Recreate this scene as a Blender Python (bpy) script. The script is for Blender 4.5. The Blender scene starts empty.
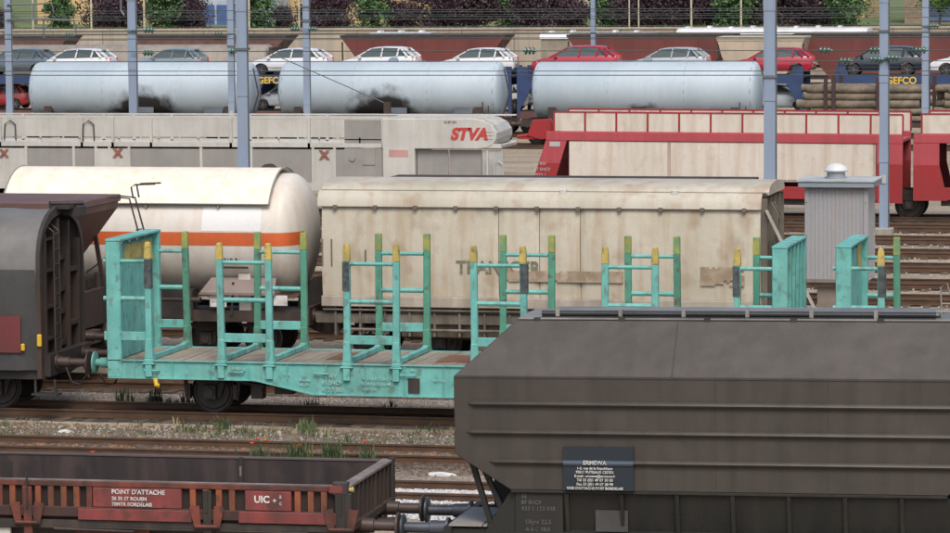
import bpy, bmesh, math, random
from mathutils import Vector, Matrix
random.seed(7)
S = bpy.context.scene
COL = S.collection

# ------------------------------------------------------------------ camera, sky, sun, exposure
YAW, PITCH, ROLL, CAMH = .2328, .0876, -.0084, 10.0
cyw, syw, cpt, spt = math.cos(YAW), math.sin(YAW), math.cos(PITCH), math.sin(PITCH)
Fw = Vector((-syw*cpt, cyw*cpt, -spt)); Rt = Vector((cyw, syw, 0)); Up = Rt.cross(Fw)
R2 = Rt*math.cos(ROLL) + Up*math.sin(ROLL); U2 = Up*math.cos(ROLL) - Rt*math.sin(ROLL)
cd = bpy.data.cameras.new('camera'); cam = bpy.data.objects.new('camera', cd); COL.objects.link(cam)
cam.matrix_world = Matrix(((R2.x, U2.x, -Fw.x, 0), (R2.y, U2.y, -Fw.y, 0), (R2.z, U2.z, -Fw.z, CAMH), (0, 0, 0, 1)))
cd.sensor_width = 36; cd.lens = 36*3629/950; cd.clip_start = 1; cd.clip_end = 3000
S.camera = cam
W = bpy.data.worlds.new('World'); S.world = W; W.use_nodes = True
nt = W.node_tree; bg = nt.nodes['Background']
sky = nt.nodes.new('ShaderNodeTexSky'); sky.sky_type = 'NISHITA'; sky.sun_disc = False
SUN_EL, SUN_AZ = math.radians(52), math.radians(160)   # azimuth clockwise from +Y
sky.sun_elevation = SUN_EL; sky.sun_rotation = SUN_AZ
sky.air_density = 1.0; sky.dust_density = 4.0; sky.ozone_density = 1.0
nt.links.new(sky.outputs[0], bg.inputs[0]); bg.inputs[1].default_value = .13
sl = bpy.data.lights.new('sun', 'SUN'); sun = bpy.data.objects.new('sun', sl); COL.objects.link(sun)
sl.energy = 1.7; sl.angle = math.radians(25); sl.color = (1, .95, .88)
sd = Vector((math.sin(SUN_AZ)*math.cos(SUN_EL), math.cos(SUN_AZ)*math.cos(SUN_EL), math.sin(SUN_EL)))
sun.rotation_euler = sd.to_track_quat('Z', 'Y').to_euler(); sun.location = (0, 0, 60)
S.view_settings.view_transform = 'Standard'; S.view_settings.look = 'None'
S.view_settings.exposure = 0.36; S.view_settings.gamma = 1.0
S.render.engine = 'CYCLES'

# ------------------------------------------------------------------ materials
MATS = {}
def mat(name, c, c2=None, rough=.7, metal=0, scale=1.2, dirt=None, dirt_amt=.35, streak=True, bump=.15, fine=None,
        spots=None, spot_amt=.3, spot_scale=2.5, stretch=None, dents=0):
    """painted or raw surface with broad tone drift, vertical dirt streaks, rust spots and a fine bump"""
    if name in MATS: return MATS[name]
    m = bpy.data.materials.new(name); m.use_nodes = True; MATS[name] = m
    t = m.node_tree; N = t.nodes.new; L = t.links.new; b = t.nodes['Principled BSDF']
    tc = N('ShaderNodeTexCoord').outputs['Object']
    oi = N('ShaderNodeObjectInfo')
    def noise(scale_v, sc, det=4, off=0):
        mp = N('ShaderNodeMapping'); mp.inputs['Scale'].default_value = scale_v; mp.inputs['Location'].default_value = (off, off*1.7, off*.6)
        L(tc, mp.inputs[0]); n = N('ShaderNodeTexNoise'); n.inputs['Scale'].default_value = sc; n.inputs['Detail'].default_value = det
        L(mp.outputs[0], n.inputs['Vector']); return n.outputs['Fac']
    def ramp(f, lo, hi):
        r = N('ShaderNodeMapRange'); r.inputs[1].default_value = lo; r.inputs[2].default_value = hi; L(f, r.inputs[0]); r.clamp = True
        return r.outputs[0]
    def mix(f, a, bb):
        x = N('ShaderNodeMix'); x.data_type = 'RGBA'
        if isinstance(f, float): x.inputs[0].default_value = f
        else: L(f, x.inputs[0])
        for k, v in ((6, a), (7, bb)):
            if isinstance(v, tuple): x.inputs[k].default_value = (*v, 1)
            else: L(v, x.inputs[k])
        return x.outputs[2]
    def mul(f, v):
        x = N('ShaderNodeMath'); x.operation = 'MULTIPLY'; L(f, x.inputs[0]); x.inputs[1].default_value = v; return x.outputs[0]
    if c2 is None: c2 = tuple(v*.75 for v in c)
    out = mix(ramp(noise(stretch or (1, 1, 1), scale), .38, .64), c, c2)
    if dirt:
        sc = (1.8, 1.8, .16) if streak else (1, 1, 1)
        out = mix(mul(ramp(noise(sc, 2.2, 6, 3.1), .45, .72), dirt_amt), out, dirt)
    if spots:
        out = mix(mul(ramp(noise((1, 1, .8), spot_scale, 8, 9.3), .56, .66), spot_amt), out, spots)
    fn = noise((1, 1, 1), fine or 28, 5, 5.5)
    out = mix(mul(ramp(fn, .35, .75), .28), out, tuple(v*.55 for v in c))
    L(out, b.inputs['Base Color'])
    b.inputs['Roughness'].default_value = rough; b.inputs['Metallic'].default_value = metal
    bp = N('ShaderNodeBump'); bp.inputs['Strength'].default_value = bump; bp.inputs['Distance'].default_value = .02
    L(fn, bp.inputs['Height']); last = bp.outputs[0]
    if dents:
        b2 = N('ShaderNodeBump'); b2.inputs['Strength'].default_value = dents; b2.inputs['Distance'].default_value = .12
        L(noise((1, 1, 1), 1.1, 2, 2.2), b2.inputs['Height']); L(last, b2.inputs['Normal']); last = b2.outputs[0]
    L(last, b.inputs['Normal'])
    return m
def flat(name, c, rough=.5, metal=0):
    if name in MATS: return MATS[name]
    m = bpy.data.materials.new(name); m.use_nodes = True; MATS[name] = m
    t = m.node_tree; b = t.nodes['Principled BSDF']
    n = t.nodes.new('ShaderNodeTexNoise'); n.inputs['Scale'].default_value = 6
    x = t.nodes.new('ShaderNodeMix'); x.data_type = 'RGBA'
    x.inputs[6].default_value = (*c, 1); x.inputs[7].default_value = (*[v*.8 for v in c], 1)
    t.links.new(n.outputs['Fac'], x.inputs[0]); t.links.new(x.outputs[2], b.inputs['Base Color'])
    b.inputs['Roughness'].default_value = rough; b.inputs['Metallic'].default_value = metal
    return m
RUST = (.13, .055, .03); BROWN = (.09, .055, .04)
teal = mat('teal_paint', (.16, .46, .42), (.11, .37, .335), .65, scale=2.2, dirt=(.12, .24, .20), dirt_amt=.55, spots=(.10, .10, .08), spot_amt=.55, spot_scale=4.8, bump=.3)
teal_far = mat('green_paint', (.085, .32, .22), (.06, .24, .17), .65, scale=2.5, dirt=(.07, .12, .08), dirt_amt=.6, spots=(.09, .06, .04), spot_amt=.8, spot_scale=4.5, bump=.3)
yellow = mat('yellow_paint', (.56, .43, .11), (.40, .32, .10), .65, scale=4, dirt=(.19, .17, .07), dirt_amt=.8, streak=False, spots=(.12, .09, .05), spot_amt=.7, spot_scale=8)
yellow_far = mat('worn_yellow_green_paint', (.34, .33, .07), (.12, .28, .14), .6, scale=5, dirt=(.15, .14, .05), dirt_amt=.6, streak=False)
tape = mat('dark_tape', (.035, .045, .05), (.08, .10, .10), .6, scale=9)
deckm = mat('deck_planks', (.30, .255, .20), (.20, .165, .13), .85, scale=.7, stretch=(1, .3, 1), dirt=(.12, .08, .05), dirt_amt=.6, streak=False, spots=(.16, .30, .26), spot_amt=.25, bump=.4)
deckrust = mat('rusty_deck_plate', (.16, .075, .035), (.11, .06, .035), .8)
black = mat('oily_black_steel', (.018, .016, .015), (.035, .028, .024), .6, dirt=(.06, .045, .035), dirt_amt=.5, streak=False)
darkst = mat('dark_steel', (.032, .027, .024), (.021, .018, .017), .65, dirt=(.09, .06, .045), dirt_amt=.5)
hub = mat('worn_hub_steel', (.11, .10, .095), (.05, .045, .04), .45, .3)
hopg = mat('grey_brown_wagon_paint', (.053, .045, .038), (.046, .039, .033), .5, scale=.45, dirt=(.030, .026, .021), dirt_amt=.7, spots=(.072, .062, .055), spot_amt=.35, spot_scale=1.3, bump=.08, dents=.28)
hoproof = mat('grey_roof_paint', (.20, .195, .185), (.12, .117, .11), .5, dirt=(.09, .08, .08), dirt_amt=.5, streak=False)
hopdark = mat('olive_black_underframe', (.014, .014, .011), (.008, .008, .007), .65, dirt=(.028, .025, .02), dirt_amt=.5)
panelm = mat('dark_blue_panel', (.014, .022, .031), (.011, .018, .026), .5, bump=.03)
beige = mat('beige_weathered_paint', (.53, .49, .40), (.45, .415, .325), .6, scale=.5, dirt=(.34, .235, .135), dirt_amt=.65, spots=(.25, .145, .075), spot_amt=.35, spot_scale=1.6, bump=.08, dents=.5)
beigetop = mat('beige_roof_paint', (.49, .465, .39), (.39, .365, .295), .6, scale=.6, dirt=(.32, .23, .15), dirt_amt=.5, spots=(.28, .15, .08), spot_amt=.4, spot_scale=1.4, bump=.08)
beigelow = mat('grimy_beige_hopper', (.17, .15, .12), (.10, .088, .07), .7, dirt=(.045, .035, .028), dirt_amt=.7)
fade = mat('faded_brown_lettering', (.26, .20, .135), (.36, .29, .21), .7, scale=5, spots=(.42, .35, .27), spot_amt=.9, spot_scale=4)
ghost = mat('ghost_green_lettering', (.13, .14, .09), (.22, .20, .14), .7, scale=6, spots=(.38, .34, .27), spot_amt=.5, spot_scale=6)
tankw = mat('white_tank_paint', (.66, .63, .58), (.60, .56, .50), .45, scale=.5, dirt=(.50, .36, .22), dirt_amt=.40, bump=.03)
shield = mat('cream_sunshield', (.80, .765, .67), (.76, .71, .59), .5, scale=.5, dirt=(.68, .53, .34), dirt_amt=.5, spots=(.55, .36, .18), spot_amt=.12, bump=.03)
orange = mat('orange_band', (.60, .12, .03), (.50, .10, .03), .5, dirt=(.3, .12, .05), dirt_amt=.4)
tarp = mat('light_grey_tarpaulin', (.175, .17, .162), (.12, .118, .112), .5, scale=.8, dirt=(.11, .11, .105), dirt_amt=.5, streak=False, bump=.2, fine=7)
tarpd = mat('dark_grey_tarpaulin', (.050, .051, .050), (.037, .038, .038), .55, scale=1.5, dirt=(.05, .05, .05), dirt_amt=.5, bump=.3, fine=6)
brownst = mat('brown_wagon_steel', (.046, .031, .025), (.025, .019, .016), .7, dirt=(.10, .055, .04), dirt_amt=.5)
brownred = mat('red_brown_paint', (.155, .07, .058), (.10, .048, .040), .6, dirt=(.07, .04, .035), dirt_amt=.5)
oxide = mat('oxide_red_paint', (.155, .036, .03), (.11, .028, .024), .6, scale=.5, dirt=(.08, .035, .03), dirt_amt=.4)
openred = mat('dirty_orange_red_paint', (.17, .042, .026), (.055, .024, .018), .75, scale=1.6, dirt=(.045, .026, .02), dirt_amt=.7, spots=(.03, .02, .018), spot_amt=.8, spot_scale=2.6, bump=.3)
openpanel = mat('red_sign_panel_paint', (.22, .042, .040), (.15, .034, .03), .65, scale=2, dirt=(.07, .03, .026), dirt_amt=.75, spots=(.05, .028, .022), spot_amt=.8, spot_scale=3)
opendark = mat('rusty_dark_inner_board', (.032, .022, .021), (.020, .015, .016), .75, scale=.9, dirt=(.08, .055, .05), dirt_amt=.5, spots=(.07, .045, .035), spot_amt=.4)
opentop = mat('worn_grey_top_edge', (.22, .19, .175), (.13, .10, .09), .6, dirt=(.08, .04, .03), dirt_amt=.5)
white = mat('white_lettering', (.62, .62, .60), (.46, .45, .43), .7, scale=3, spots=(.2, .16, .14), spot_amt=.6, spot_scale=9, bump=.02)
dimwhite = flat('worn_white_lettering', (.42, .44, .43), .6)
palewhite = mat('pale_teal_lettering', (.38, .56, .52), (.22, .42, .38), .7, scale=6, bump=.02)
greylet = mat('greyish_lettering', (.13, .13, .125), (.06, .06, .058), .7, scale=6, bump=.02)
whitep = mat('white_wagon_paint', (.53, .525, .49), (.45, .445, .415), .5, scale=.6, dirt=(.32, .29, .25), dirt_amt=.35, spots=(.35, .20, .12), spot_amt=.15)
creamp = mat('cream_side_panel', (.64, .59, .52), (.57, .53, .46), .5, scale=.5, dirt=(.42, .29, .19), dirt_amt=.5, spots=(.35, .2, .12), spot_amt=.2)
greyp = mat('grey_mesh_panel', (.29, .282, .27), (.25, .242, .23), .6, dirt=(.25, .20, .16), dirt_amt=.4)
redp = mat('red_wagon_paint', (.33, .020, .024), (.26, .022, .025), .5, scale=.5, dirt=(.25, .04, .04), dirt_amt=.4)
pinkp = mat('faded_red_paint', (.42, .065, .08), (.35, .055, .068), .5, scale=.4, dirt=(.25, .05, .055), dirt_amt=.4)
logored = flat('logo_red', (.50, .06, .05), .5)
emb = mat('orange_red_emblem_paint', (.34, .11, .07), (.18, .08, .06), .7, scale=4, spots=(.4, .36, .3), spot_amt=.7, spot_scale=3)
bluew = mat('pale_blue_tank_paint', (.41, .49, .55), (.35, .43, .49), .6, scale=.35, dirt=(.33, .36, .38), dirt_amt=.3, bump=.02)
spill = mat('black_product_stain', (.02, .02, .022), (.05, .05, .055), .5)
bluest = mat('blue_wagon_steel', (.028, .06, .16), (.02, .04, .11), .5, dirt=(.05, .05, .07), dirt_amt=.5)
mast = mat('blue_grey_mast_paint', (.25, .32, .43), (.22, .28, .38), .5, scale=.6, dirt=(.20, .22, .25), dirt_amt=.5, bump=.05)
mastb = mat('galvanised_bracket', (.16, .18, .19), None, .5, .4)
wirem = mat('aged_copper_wire', (.05, .07, .065), None, .5)
glassg = mat('green_insulator_glass', (.06, .13, .11), (.035, .085, .07), .15, scale=9, bump=.02)
concr = mat('concrete', (.34, .32, .29), (.27, .25, .22), .9, dirt=(.16, .14, .12), dirt_amt=.5)
hutm = mat('grey_ribbed_sheet', (.32, .325, .34), (.29, .292, .305), .5, scale=.6, dirt=(.33, .26, .20), dirt_amt=.3, bump=.05)
hutroof = mat('blue_grey_roof_trim', (.21, .26, .31), (.24, .28, .32), .5, dirt=(.35, .30, .25), dirt_amt=.4, streak=False)
ventw = mat('white_vent_cap', (.72, .73, .74), None, .4, bump=.02)
railm = mat('rusty_rail', (.125, .07, .04), (.085, .05, .033), .55, .3, scale=3, dirt=(.16, .085, .05), dirt_amt=.4, streak=False)
railtop = mat('worn_rail_head', (.23, .18, .15), (.17, .125, .10), .4, .5)
sleeperm = mat('old_sleeper_wood', (.10, .075, .058), (.06, .046, .038), .9, scale=3, dirt=(.16, .12, .09), dirt_amt=.5, streak=False, bump=.5)
brownstone = mat('brown_stone_chips', (.19, .14, .10), (.09, .065, .048), .9, scale=5, bump=.3)
stonem = mat('pale_stone_chips', (.45, .42, .38), (.24, .20, .17), .9, scale=6, bump=.3)
whitestone = mat('white_limestone_chips', (.62, .62, .62), (.42, .43, .45), .9, scale=9, bump=.3)
grassm = mat('weed_green', (.05, .085, .03), (.09, .12, .045), .8, scale=3)
drygrass = mat('dry_grass', (.30, .25, .14), (.24, .2, .1), .8)
poppy = flat('poppy_petal', (.75, .07, .02), .6)
plum = mat('plum_leaf', (.040, .022, .032), (.075, .04, .055), .7, scale=2)
leafg = mat('fresh_green_leaf', (.06, .13, .05), (.10, .18, .06), .7, scale=2)
leafd = mat('dark_green_leaf', (.022, .05, .025), (.045, .075, .035), .7, scale=2)
leafy = mat('bright_green_leaf', (.10, .20, .05), (.14, .24, .07), .7, scale=2)
bark = mat('tree_bark', (.10, .08, .06), (.06, .05, .04), .9)
ochre = mat('ochre_render', (.55, .40, .20), (.50, .36, .18), .9, scale=.1, dirt=(.4, .3, .18), dirt_amt=.3, bump=.05)
palewall = mat('pale_render', (.52, .48, .38), None, .9, scale=.1, bump=.05)
wallm = mat('retaining_wall_concrete', (.42, .36, .28), (.34, .30, .24), .9, scale=.3, dirt=(.22, .19, .16), dirt_amt=.5, bump=.3)
brickm = mat('tan_brick', (.28, .21, .15), (.20, .15, .11), .9, scale=4)
asph = mat('asphalt', (.05, .05, .05), (.07, .07, .068), .9)
grassland = mat('verge_grass', (.14, .17, .06), (.09, .12, .045), .95, scale=.4)
glassd = flat('dark_window_glass', (.07, .095, .10), .08)
tyre = flat('tyre_rubber', (.02, .02, .02), .8)
rimm = flat('alloy_rim', (.45, .46, .48), .3, .6)
redl = flat('red_tail_lamp', (.65, .04, .04), .25)
headl = flat('clear_headlamp', (.62, .65, .68), .15)
plasticd = flat('black_trim', (.03, .03, .032), .6)
logbark = mat('log_bark', (.21, .175, .13), (.11, .09, .07), .95, scale=2.2, dirt=(.07, .06, .045), dirt_amt=.6, streak=False, bump=.8, fine=9)
logend = mat('cut_wood', (.42, .30, .18), None, .8)
steelgrey = mat('weathered_grey_plate', (.30, .28, .25), (.20, .19, .17), .6, .2)
bufblue = mat('blue_grey_buffer_steel', (.085, .095, .115), (.05, .058, .07), .4, .5)
bufbrown = mat('greasy_brown_buffer_steel', (.085, .06, .052), (.05, .038, .034), .45, .3)

# ------------------------------------------------------------------ mesh helpers (absolute metres; build() moves the origin to the parent's base)
class MB:
    def __init__(s): s.v = []; s.f = []
    def add(s, vs, fs):
        o = len(s.v); s.v += [tuple(v) for v in vs]; s.f += [tuple(i+o for i in f) for f in fs]; return s
    def box(s, x0, x1, y0, y1, z0, z1):
        return s.add([(x, y, z) for x in (x0, x1) for y in (y0, y1) for z in (z0, z1)],
                     [(0, 1, 3, 2), (4, 6, 7, 5), (0, 4, 5, 1), (2, 3, 7, 6), (0, 2, 6, 4), (1, 5, 7, 3)])
    def bar(s, a, b, w, h=None):
        h = h or w; a = Vector(a); b = Vector(b); d = (b-a).normalized()
        up = Vector((0, 0, 1)) if abs(d.z) < .95 else Vector((1, 0, 0))
        r = d.cross(up).normalized(); u = r.cross(d).normalized()
        vs = [p + r*i*w/2 + u*j*h/2 for p in (a, b) for i, j in ((-1, -1), (1, -1), (1, 1), (-1, 1))]
        return s.add(vs, [(3, 2, 1, 0), (4, 5, 6, 7), (0, 1, 5, 4), (1, 2, 6, 5), (2, 3, 7, 6), (3, 0, 4, 7)])
    def tube(s, pts, r, n=8, caps=True):
        pts = [Vector(p) for p in pts]; rs = r if isinstance(r, (list, tuple)) else [r]*len(pts)
        vs = []
        for i, p in enumerate(pts):
            d = (pts[min(i+1, len(pts)-1)] - pts[max(i-1, 0)]).normalized()
            up = Vector((0, 0, 1)) if abs(d.z) < .9 else Vector((1, 0, 0))
            a = d.cross(up).normalized(); b = a.cross(d).normalized()
            vs += [p + (a*math.cos(2*math.pi*k/n) + b*math.sin(2*math.pi*k/n))*rs[i] for k in range(n)]
        fs = [(i*n+k, i*n+(k+1) % n, (i+1)*n+(k+1) % n, (i+1)*n+k) for i in range(len(pts)-1) for k in range(n)]
        if caps: fs += [tuple(reversed(range(n))), tuple(range((len(pts)-1)*n, len(pts)*n))]
        return s.add(vs, fs)
    def loft(s, rings, caps=True, closed=True):
        n = len(rings[0]); vs = [p for r in rings for p in r]
        kk = n if closed else n-1
        fs = [(i*n+k, i*n+(k+1) % n, (i+1)*n+(k+1) % n, (i+1)*n+k) for i in range(len(rings)-1) for k in range(kk)]
        if caps: fs += [tuple(reversed(range(n))), tuple(range((len(rings)-1)*n, len(rings)*n))]
        return s.add(vs, fs)
    def prism_x(s, prof, x0, x1):      # prof: (y, z)
        return s.loft([[(x0, y, z) for y, z in prof], [(x1, y, z) for y, z in prof]])
    def prism_y(s, prof, y0, y1):      # prof: (x, z)
        return s.loft([[(x, y0, z) for x, z in prof], [(x, y1, z) for x, z in prof]])
    def disc_y(s, x, y, z, r, t, n=24):   # solid disc with its axis across the track
        return s.loft([[(x+r*math.cos(2*math.pi*k/n), yy, z+r*math.sin(2*math.pi*k/n)) for k in range(n)] for yy in (y-t/2, y+t/2)])
    def disc_x(s, x, y, z, r, t, n=20):
        return s.loft([[(xx, y+r*math.cos(2*math.pi*k/n), z+r*math.sin(2*math.pi*k/n)) for k in range(n)] for xx in (x-t/2, x+t/2)])
    def lathe_y(s, x, y, z, prof, n=24):   # prof: (dy, r)
        return s.loft([[(x+r*math.cos(2*math.pi*k/n), y+dy, z+r*math.sin(2*math.pi*k/n)) for k in range(n)] for dy, r in prof])
    def lathe_x(s, y, z, prof, n=32):      # prof: (x, r)
        return s.loft([[(x, y+r*math.cos(2*math.pi*k/n), z+r*math.sin(2*math.pi*k/n)) for k in range(n)] for x, r in prof])
    def build(s, name, m, parent=None, smooth=False, bevel=0, **kw):
        org = Vector((0, 0, 0))
        if parent is not None: org = Vector(parent.get('_org', (0, 0, 0)))
        elif 'origin' in kw: org = Vector(kw['origin'])
        me = bpy.data.meshes.new(name); me.from_pydata([tuple(Vector(v)-org) for v in s.v], [], s.f)
        bm = bmesh.new(); bm.from_mesh(me); bmesh.ops.recalc_face_normals(bm, faces=bm.faces)
        bm.to_mesh(me); bm.free()
        if smooth is not False:
            ang = smooth if not isinstance(smooth, bool) else 35
            me.shade_smooth() if False else None
            for p in me.polygons: p.use_smooth = True
            try: me.set_sharp_from_angle(angle=math.radians(ang))
            except Exception: pass
        me.materials.append(m)
        o = bpy.data.objects.new(name, me); COL.objects.link(o)
        o['_org'] = tuple(org)
        if parent is not None: o.parent = parent
        else: o.location = org
        if bevel:
            b = o.modifiers.new('bevel', 'BEVEL'); b.width = bevel; b.segments = 1; b.limit_method = 'ANGLE'
        return o
def tag(o, label=None, cat=None, group=None, kind=None):
    if label: o['label'] = label
    if cat: o['category'] = cat
    if group: o['group'] = group
    if kind: o['kind'] = kind
    return o
def thing(name, label, cat, loc, rz=0, group=None):
    o = bpy.data.objects.new(name, None); COL.objects.link(o); o.location = loc; o.rotation_euler = (0, 0, rz)
    o.empty_display_size = .5; o['_org'] = tuple(loc)
    return tag(o, label, cat, group)
def setting(o): o['kind'] = 'structure'; return o
def lettering(name, lines, x, y, z, size, m, parent, gap=1.25, width=None, align='LEFT', shear=0, thick=.004, bold=0):
    """white lettering lying on a vertical face that looks toward -y; (x, z) is the top left of the block"""
    obs = []
    dg = bpy.context.evaluated_depsgraph_get()
    mb = MB(); zz = z
    for ln in lines:
        s_, tx = (size, ln) if isinstance(ln, str) else ln
        cu = bpy.data.curves.new('t', 'FONT'); cu.body = tx; cu.size = s_; cu.extrude = thick; cu.align_x = align; cu.shear = shear; cu.offset = bold
        o = bpy.data.objects.new('t', cu); me = bpy.data.meshes.new_from_object(o)
        vs = [v.co.copy() for v in me.vertices]
        k = 1
        if width and vs:
            w = max(v.x for v in vs) - min(v.x for v in vs)
            if w > width: k = width/w
        zz -= s_*.72
        mb.add([(x+v.x*k, y-thick-v.z, zz+v.y) for v in vs], [tuple(p.vertices) for p in me.polygons])
        zz -= s_*(gap-.72)
        bpy.data.objects.remove(o); bpy.data.curves.remove(cu); bpy.data.meshes.remove(me)
    org = Vector(parent['_org']); me = bpy.data.meshes.new(name)
    me.from_pydata([tuple(Vector(v)-org) for v in mb.v], [], mb.f); me.materials.append(m)
    ob = bpy.data.objects.new(name, me); COL.objects.link(ob); ob.parent = parent; ob['_org'] = tuple(org)
    return ob

# ------------------------------------------------------------------ rolling stock running gear
def wheelset(root, x, Y, r=.46, m=black, box=True, far=True):
    for s_ in ((-1, 1) if far else (-1,)):
        y = Y + s_*.75
        w = MB(); w.lathe_y(x, y, r, [(-.07*s_*-1*-1, r*.98), (-.02, r), (.05, r), (.06, r+.03), (.075, r+.03), (.075, r-.06), (.03, r-.09), (.03, .12), (.07, .11), (.07, 0.01)] if s_ < 0 else [(.07, r*.98), (.02, r), (-.05, r), (-.06, r+.03), (-.075, r+.03), (-.075, r-.06), (-.03, r-.09), (-.03, .12), (-.07, .11), (-.07, .01)])
        wo = w.build('wheel', m, root, smooth=True)
        MB().disc_y(x, y+s_*.09, r, r*.30, .06).build('wheel_hub', hub, wo, smooth=True)
        if box:
            b = MB().box(x-.14, x+.14, y+s_*.16-.07, y+s_*.16+.07, r-.14, r+.16); b.disc_y(x, y+s_*.25, r, .11, .05, 14)
            # leaf spring
            for k in range(6): L_ = .55-.075*k; b.box(x-L_, x+L_, y+s_*.16-.045, y+s_*.16+.045, r+.36-.035*k, r+.388-.035*k)
            for e in (-1, 1): b.bar((x+e*.52, y+s_*.16, r+.36), (x+e*.60, y+s_*.16, r+.62), .05)
            b.build('axle_box', m, root)
            # horn guard
            g = MB().prism_y([(x-.42, r+.55), (x-.20, r-.12), (x-.15, r-.12), (x-.15, r+.40), (x+.15, r+.40), (x+.15, r-.12), (x+.20, r-.12), (x+.42, r+.55)], y+s_*.10, y+s_*.115)
            g.build('axle_guard', m, root)
    MB().tube([(x, Y-.7, r), (x, Y+.7, r)], .08, 10).build('axle', m, root, smooth=True)
def buffers(root, x, Y, d, m=bufbrown, L=.62, z=1.06, disc=.24):
    for s_ in (-1, 1):
        y = Y + s_*.875
        b = MB(); b.lathe_x(y, z, [(x, .17), (x+d*.04, .17), (x+d*.04, .12), (x+d*.30, .11), (x+d*.31, .085), (x+d*(L-.05), .085), (x+d*(L-.04), disc*.9), (x+d*(L-.03), disc), (x+d*L, disc), (x+d*(L+.005), disc*.9)], 18)
        b.build('buffer', m, root, smooth=30)
def coupling(root, x, Y, d):
    b = MB(); b.tube([(x, Y, 1.0), (x+d*.25, Y, 1.0)], .045, 8)
    b.tube([(x+d*.22, Y, 1.0), (x+d*.34, Y, .82), (x+d*.42, Y, .62)], .03, 6); b.tube([(x, Y-.35, .9), (x+d*.15, Y-.37, .55), (x+d*.35, Y-.35, .5), (x+d*.5, Y-.34, .75)], .025, 6)
    b.build('coupling', black, root, smooth=True)
def bogie(root, x, Y, m=black, wb=1.8):
    for sx in (-wb/2, wb/2): wheelset(root, x+sx, Y, m=m, box=False)
    for s_ in (-1, 1):
        y = Y+s_*.98
        MB().prism_y([(x-wb/2-.35, .40), (x-wb/2+.25, .34), (x-.45, .30), (x+.45, .30), (x+wb/2-.25, .34), (x+wb/2+.35, .40), (x+wb/2+.3, .62), (x+.6, .80), (x-.6, .80), (x-wb/2-.3, .62)], y-.05, y+.05).build('bogie_frame', m, root)
    for sx in (-wb/2, wb/2):
        MB().disc_y(x+sx, Y-1.06, .46, .13, .1, 14).build('axle_cap', hub, root, smooth=True)

# ------------------------------------------------------------------ ground, ballast, tracks
def ground_mat():
    m = bpy.data.materials.new('sandy_yard_ground'); m.use_nodes = True; t = m.node_tree; N = t.nodes.new; L = t.links.new; b = t.nodes['Principled BSDF']
    geo = N('ShaderNodeNewGeometry').outputs['Position']
    def noise(sc, det, stretch=(1, 1, 1)):
        mp = N('ShaderNodeMapping'); mp.inputs['Scale'].default_value = stretch; L(geo, mp.inputs[0])
        n = N('ShaderNodeTexNoise'); n.inputs['Scale'].default_value = sc; n.inputs['Detail'].default_value = det; L(mp.outputs[0], n.inputs['Vector']); return n.outputs['Fac']
    def cr(f, stops):
        r = N('ShaderNodeValToRGB'); L(f, r.inputs[0]); e = r.color_ramp.elements
        e[0].position, e[0].color = stops[0][0], (*stops[0][1], 1); e[1].position, e[1].color = stops[-1][0], (*stops[-1][1], 1)
        for p_, c_ in stops[1:-1]: q = e.new(p_); q.color = (*c_, 1)
        return r.outputs[0]
    base = cr(noise(.35, 6, (.5, 1.6, 1)), [(.3, (.19, .16, .12)), (.5, (.33, .275, .205)), (.7, (.41, .35, .265))])
    fine = cr(noise(9, 8), [(.3, (.35, .33, .30)), (.5, (.85, .83, .8)), (.72, (1.25, 1.2, 1.15))])
    mx = N('ShaderNodeMix'); mx.data_type = 'RGBA'; mx.blend_type = 'MULTIPLY'; mx.inputs[0].default_value = .75; L(base, mx.inputs[6]); L(fine, mx.inputs[7])
    L(mx.outputs[2], b.inputs['Base Color']); b.inputs['Roughness'].default_value = .95
    bp = N('ShaderNodeBump'); bp.inputs['Distance'].default_value = .04; bp.inputs['Strength'].default_value = .8; L(noise(14, 8), bp.inputs['Height']); L(bp.outputs[0], b.inputs['Normal'])
    return m
def ballast_mat(name, c, c2, c3):
    m = bpy.data.materials.new(name); m.use_nodes = True; t = m.node_tree; N = t.nodes.new; L = t.links.new; b = t.nodes['Principled BSDF']
    geo = N('ShaderNodeNewGeometry').outputs['Position']
    v = N('ShaderNodeTexVoronoi'); v.inputs['Scale'].default_value = 17; L(geo, v.inputs['Vector'])
    r = N('ShaderNodeValToRGB'); e = r.color_ramp.elements; e[0].color = (*c, 1); e[1].color = (*c3, 1); q = e.new(.55); q.color = (*c2, 1); L(v.outputs['Color'], r.inputs[0])
    n = N('ShaderNodeTexNoise'); n.inputs['Scale'].default_value = .8; n.inputs['Detail'].default_value = 5; L(geo, n.inputs['Vector'])
    mx = N('ShaderNodeMix'); mx.data_type = 'RGBA'; mx.blend_type = 'MULTIPLY'; mx.inputs[0].default_value = .6
    L(r.outputs[0], mx.inputs[6]); rr = N('ShaderNodeMapRange'); rr.inputs[1].default_value = .3; rr.inputs[2].default_value = .7; rr.inputs[3].default_value = .45; rr.inputs[4].default_value = 1.3; L(n.outputs['Fac'], rr.inputs[0])
    L(rr.outputs[0], mx.inputs[7]); L(mx.outputs[2], b.inputs['Base Color']); b.inputs['Roughness'].default_value = .95
    bp = N('ShaderNodeBump'); bp.inputs['Distance'].default_value = .05; bp.inputs['Strength'].default_value = 1; L(v.outputs['Distance'], bp.inputs['Height']); L(bp.outputs[0], b.inputs['Normal'])
    return m
GZ = -.20
g = MB().add([(-1500, -300, GZ), (1500, -300, GZ), (1500, 2500, GZ), (-1500, 2500, GZ)], [(0, 1, 2, 3)]); setting(g.build('ground', ground_mat()))
bal_brown = ballast_mat('rust_brown_ballast', (.05, .035, .028), (.11, .08, .06), (.22, .18, .15))
bal_dark = ballast_mat('oily_dark_ballast', (.025, .02, .018), (.06, .045, .036), (.12, .10, .08))
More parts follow.
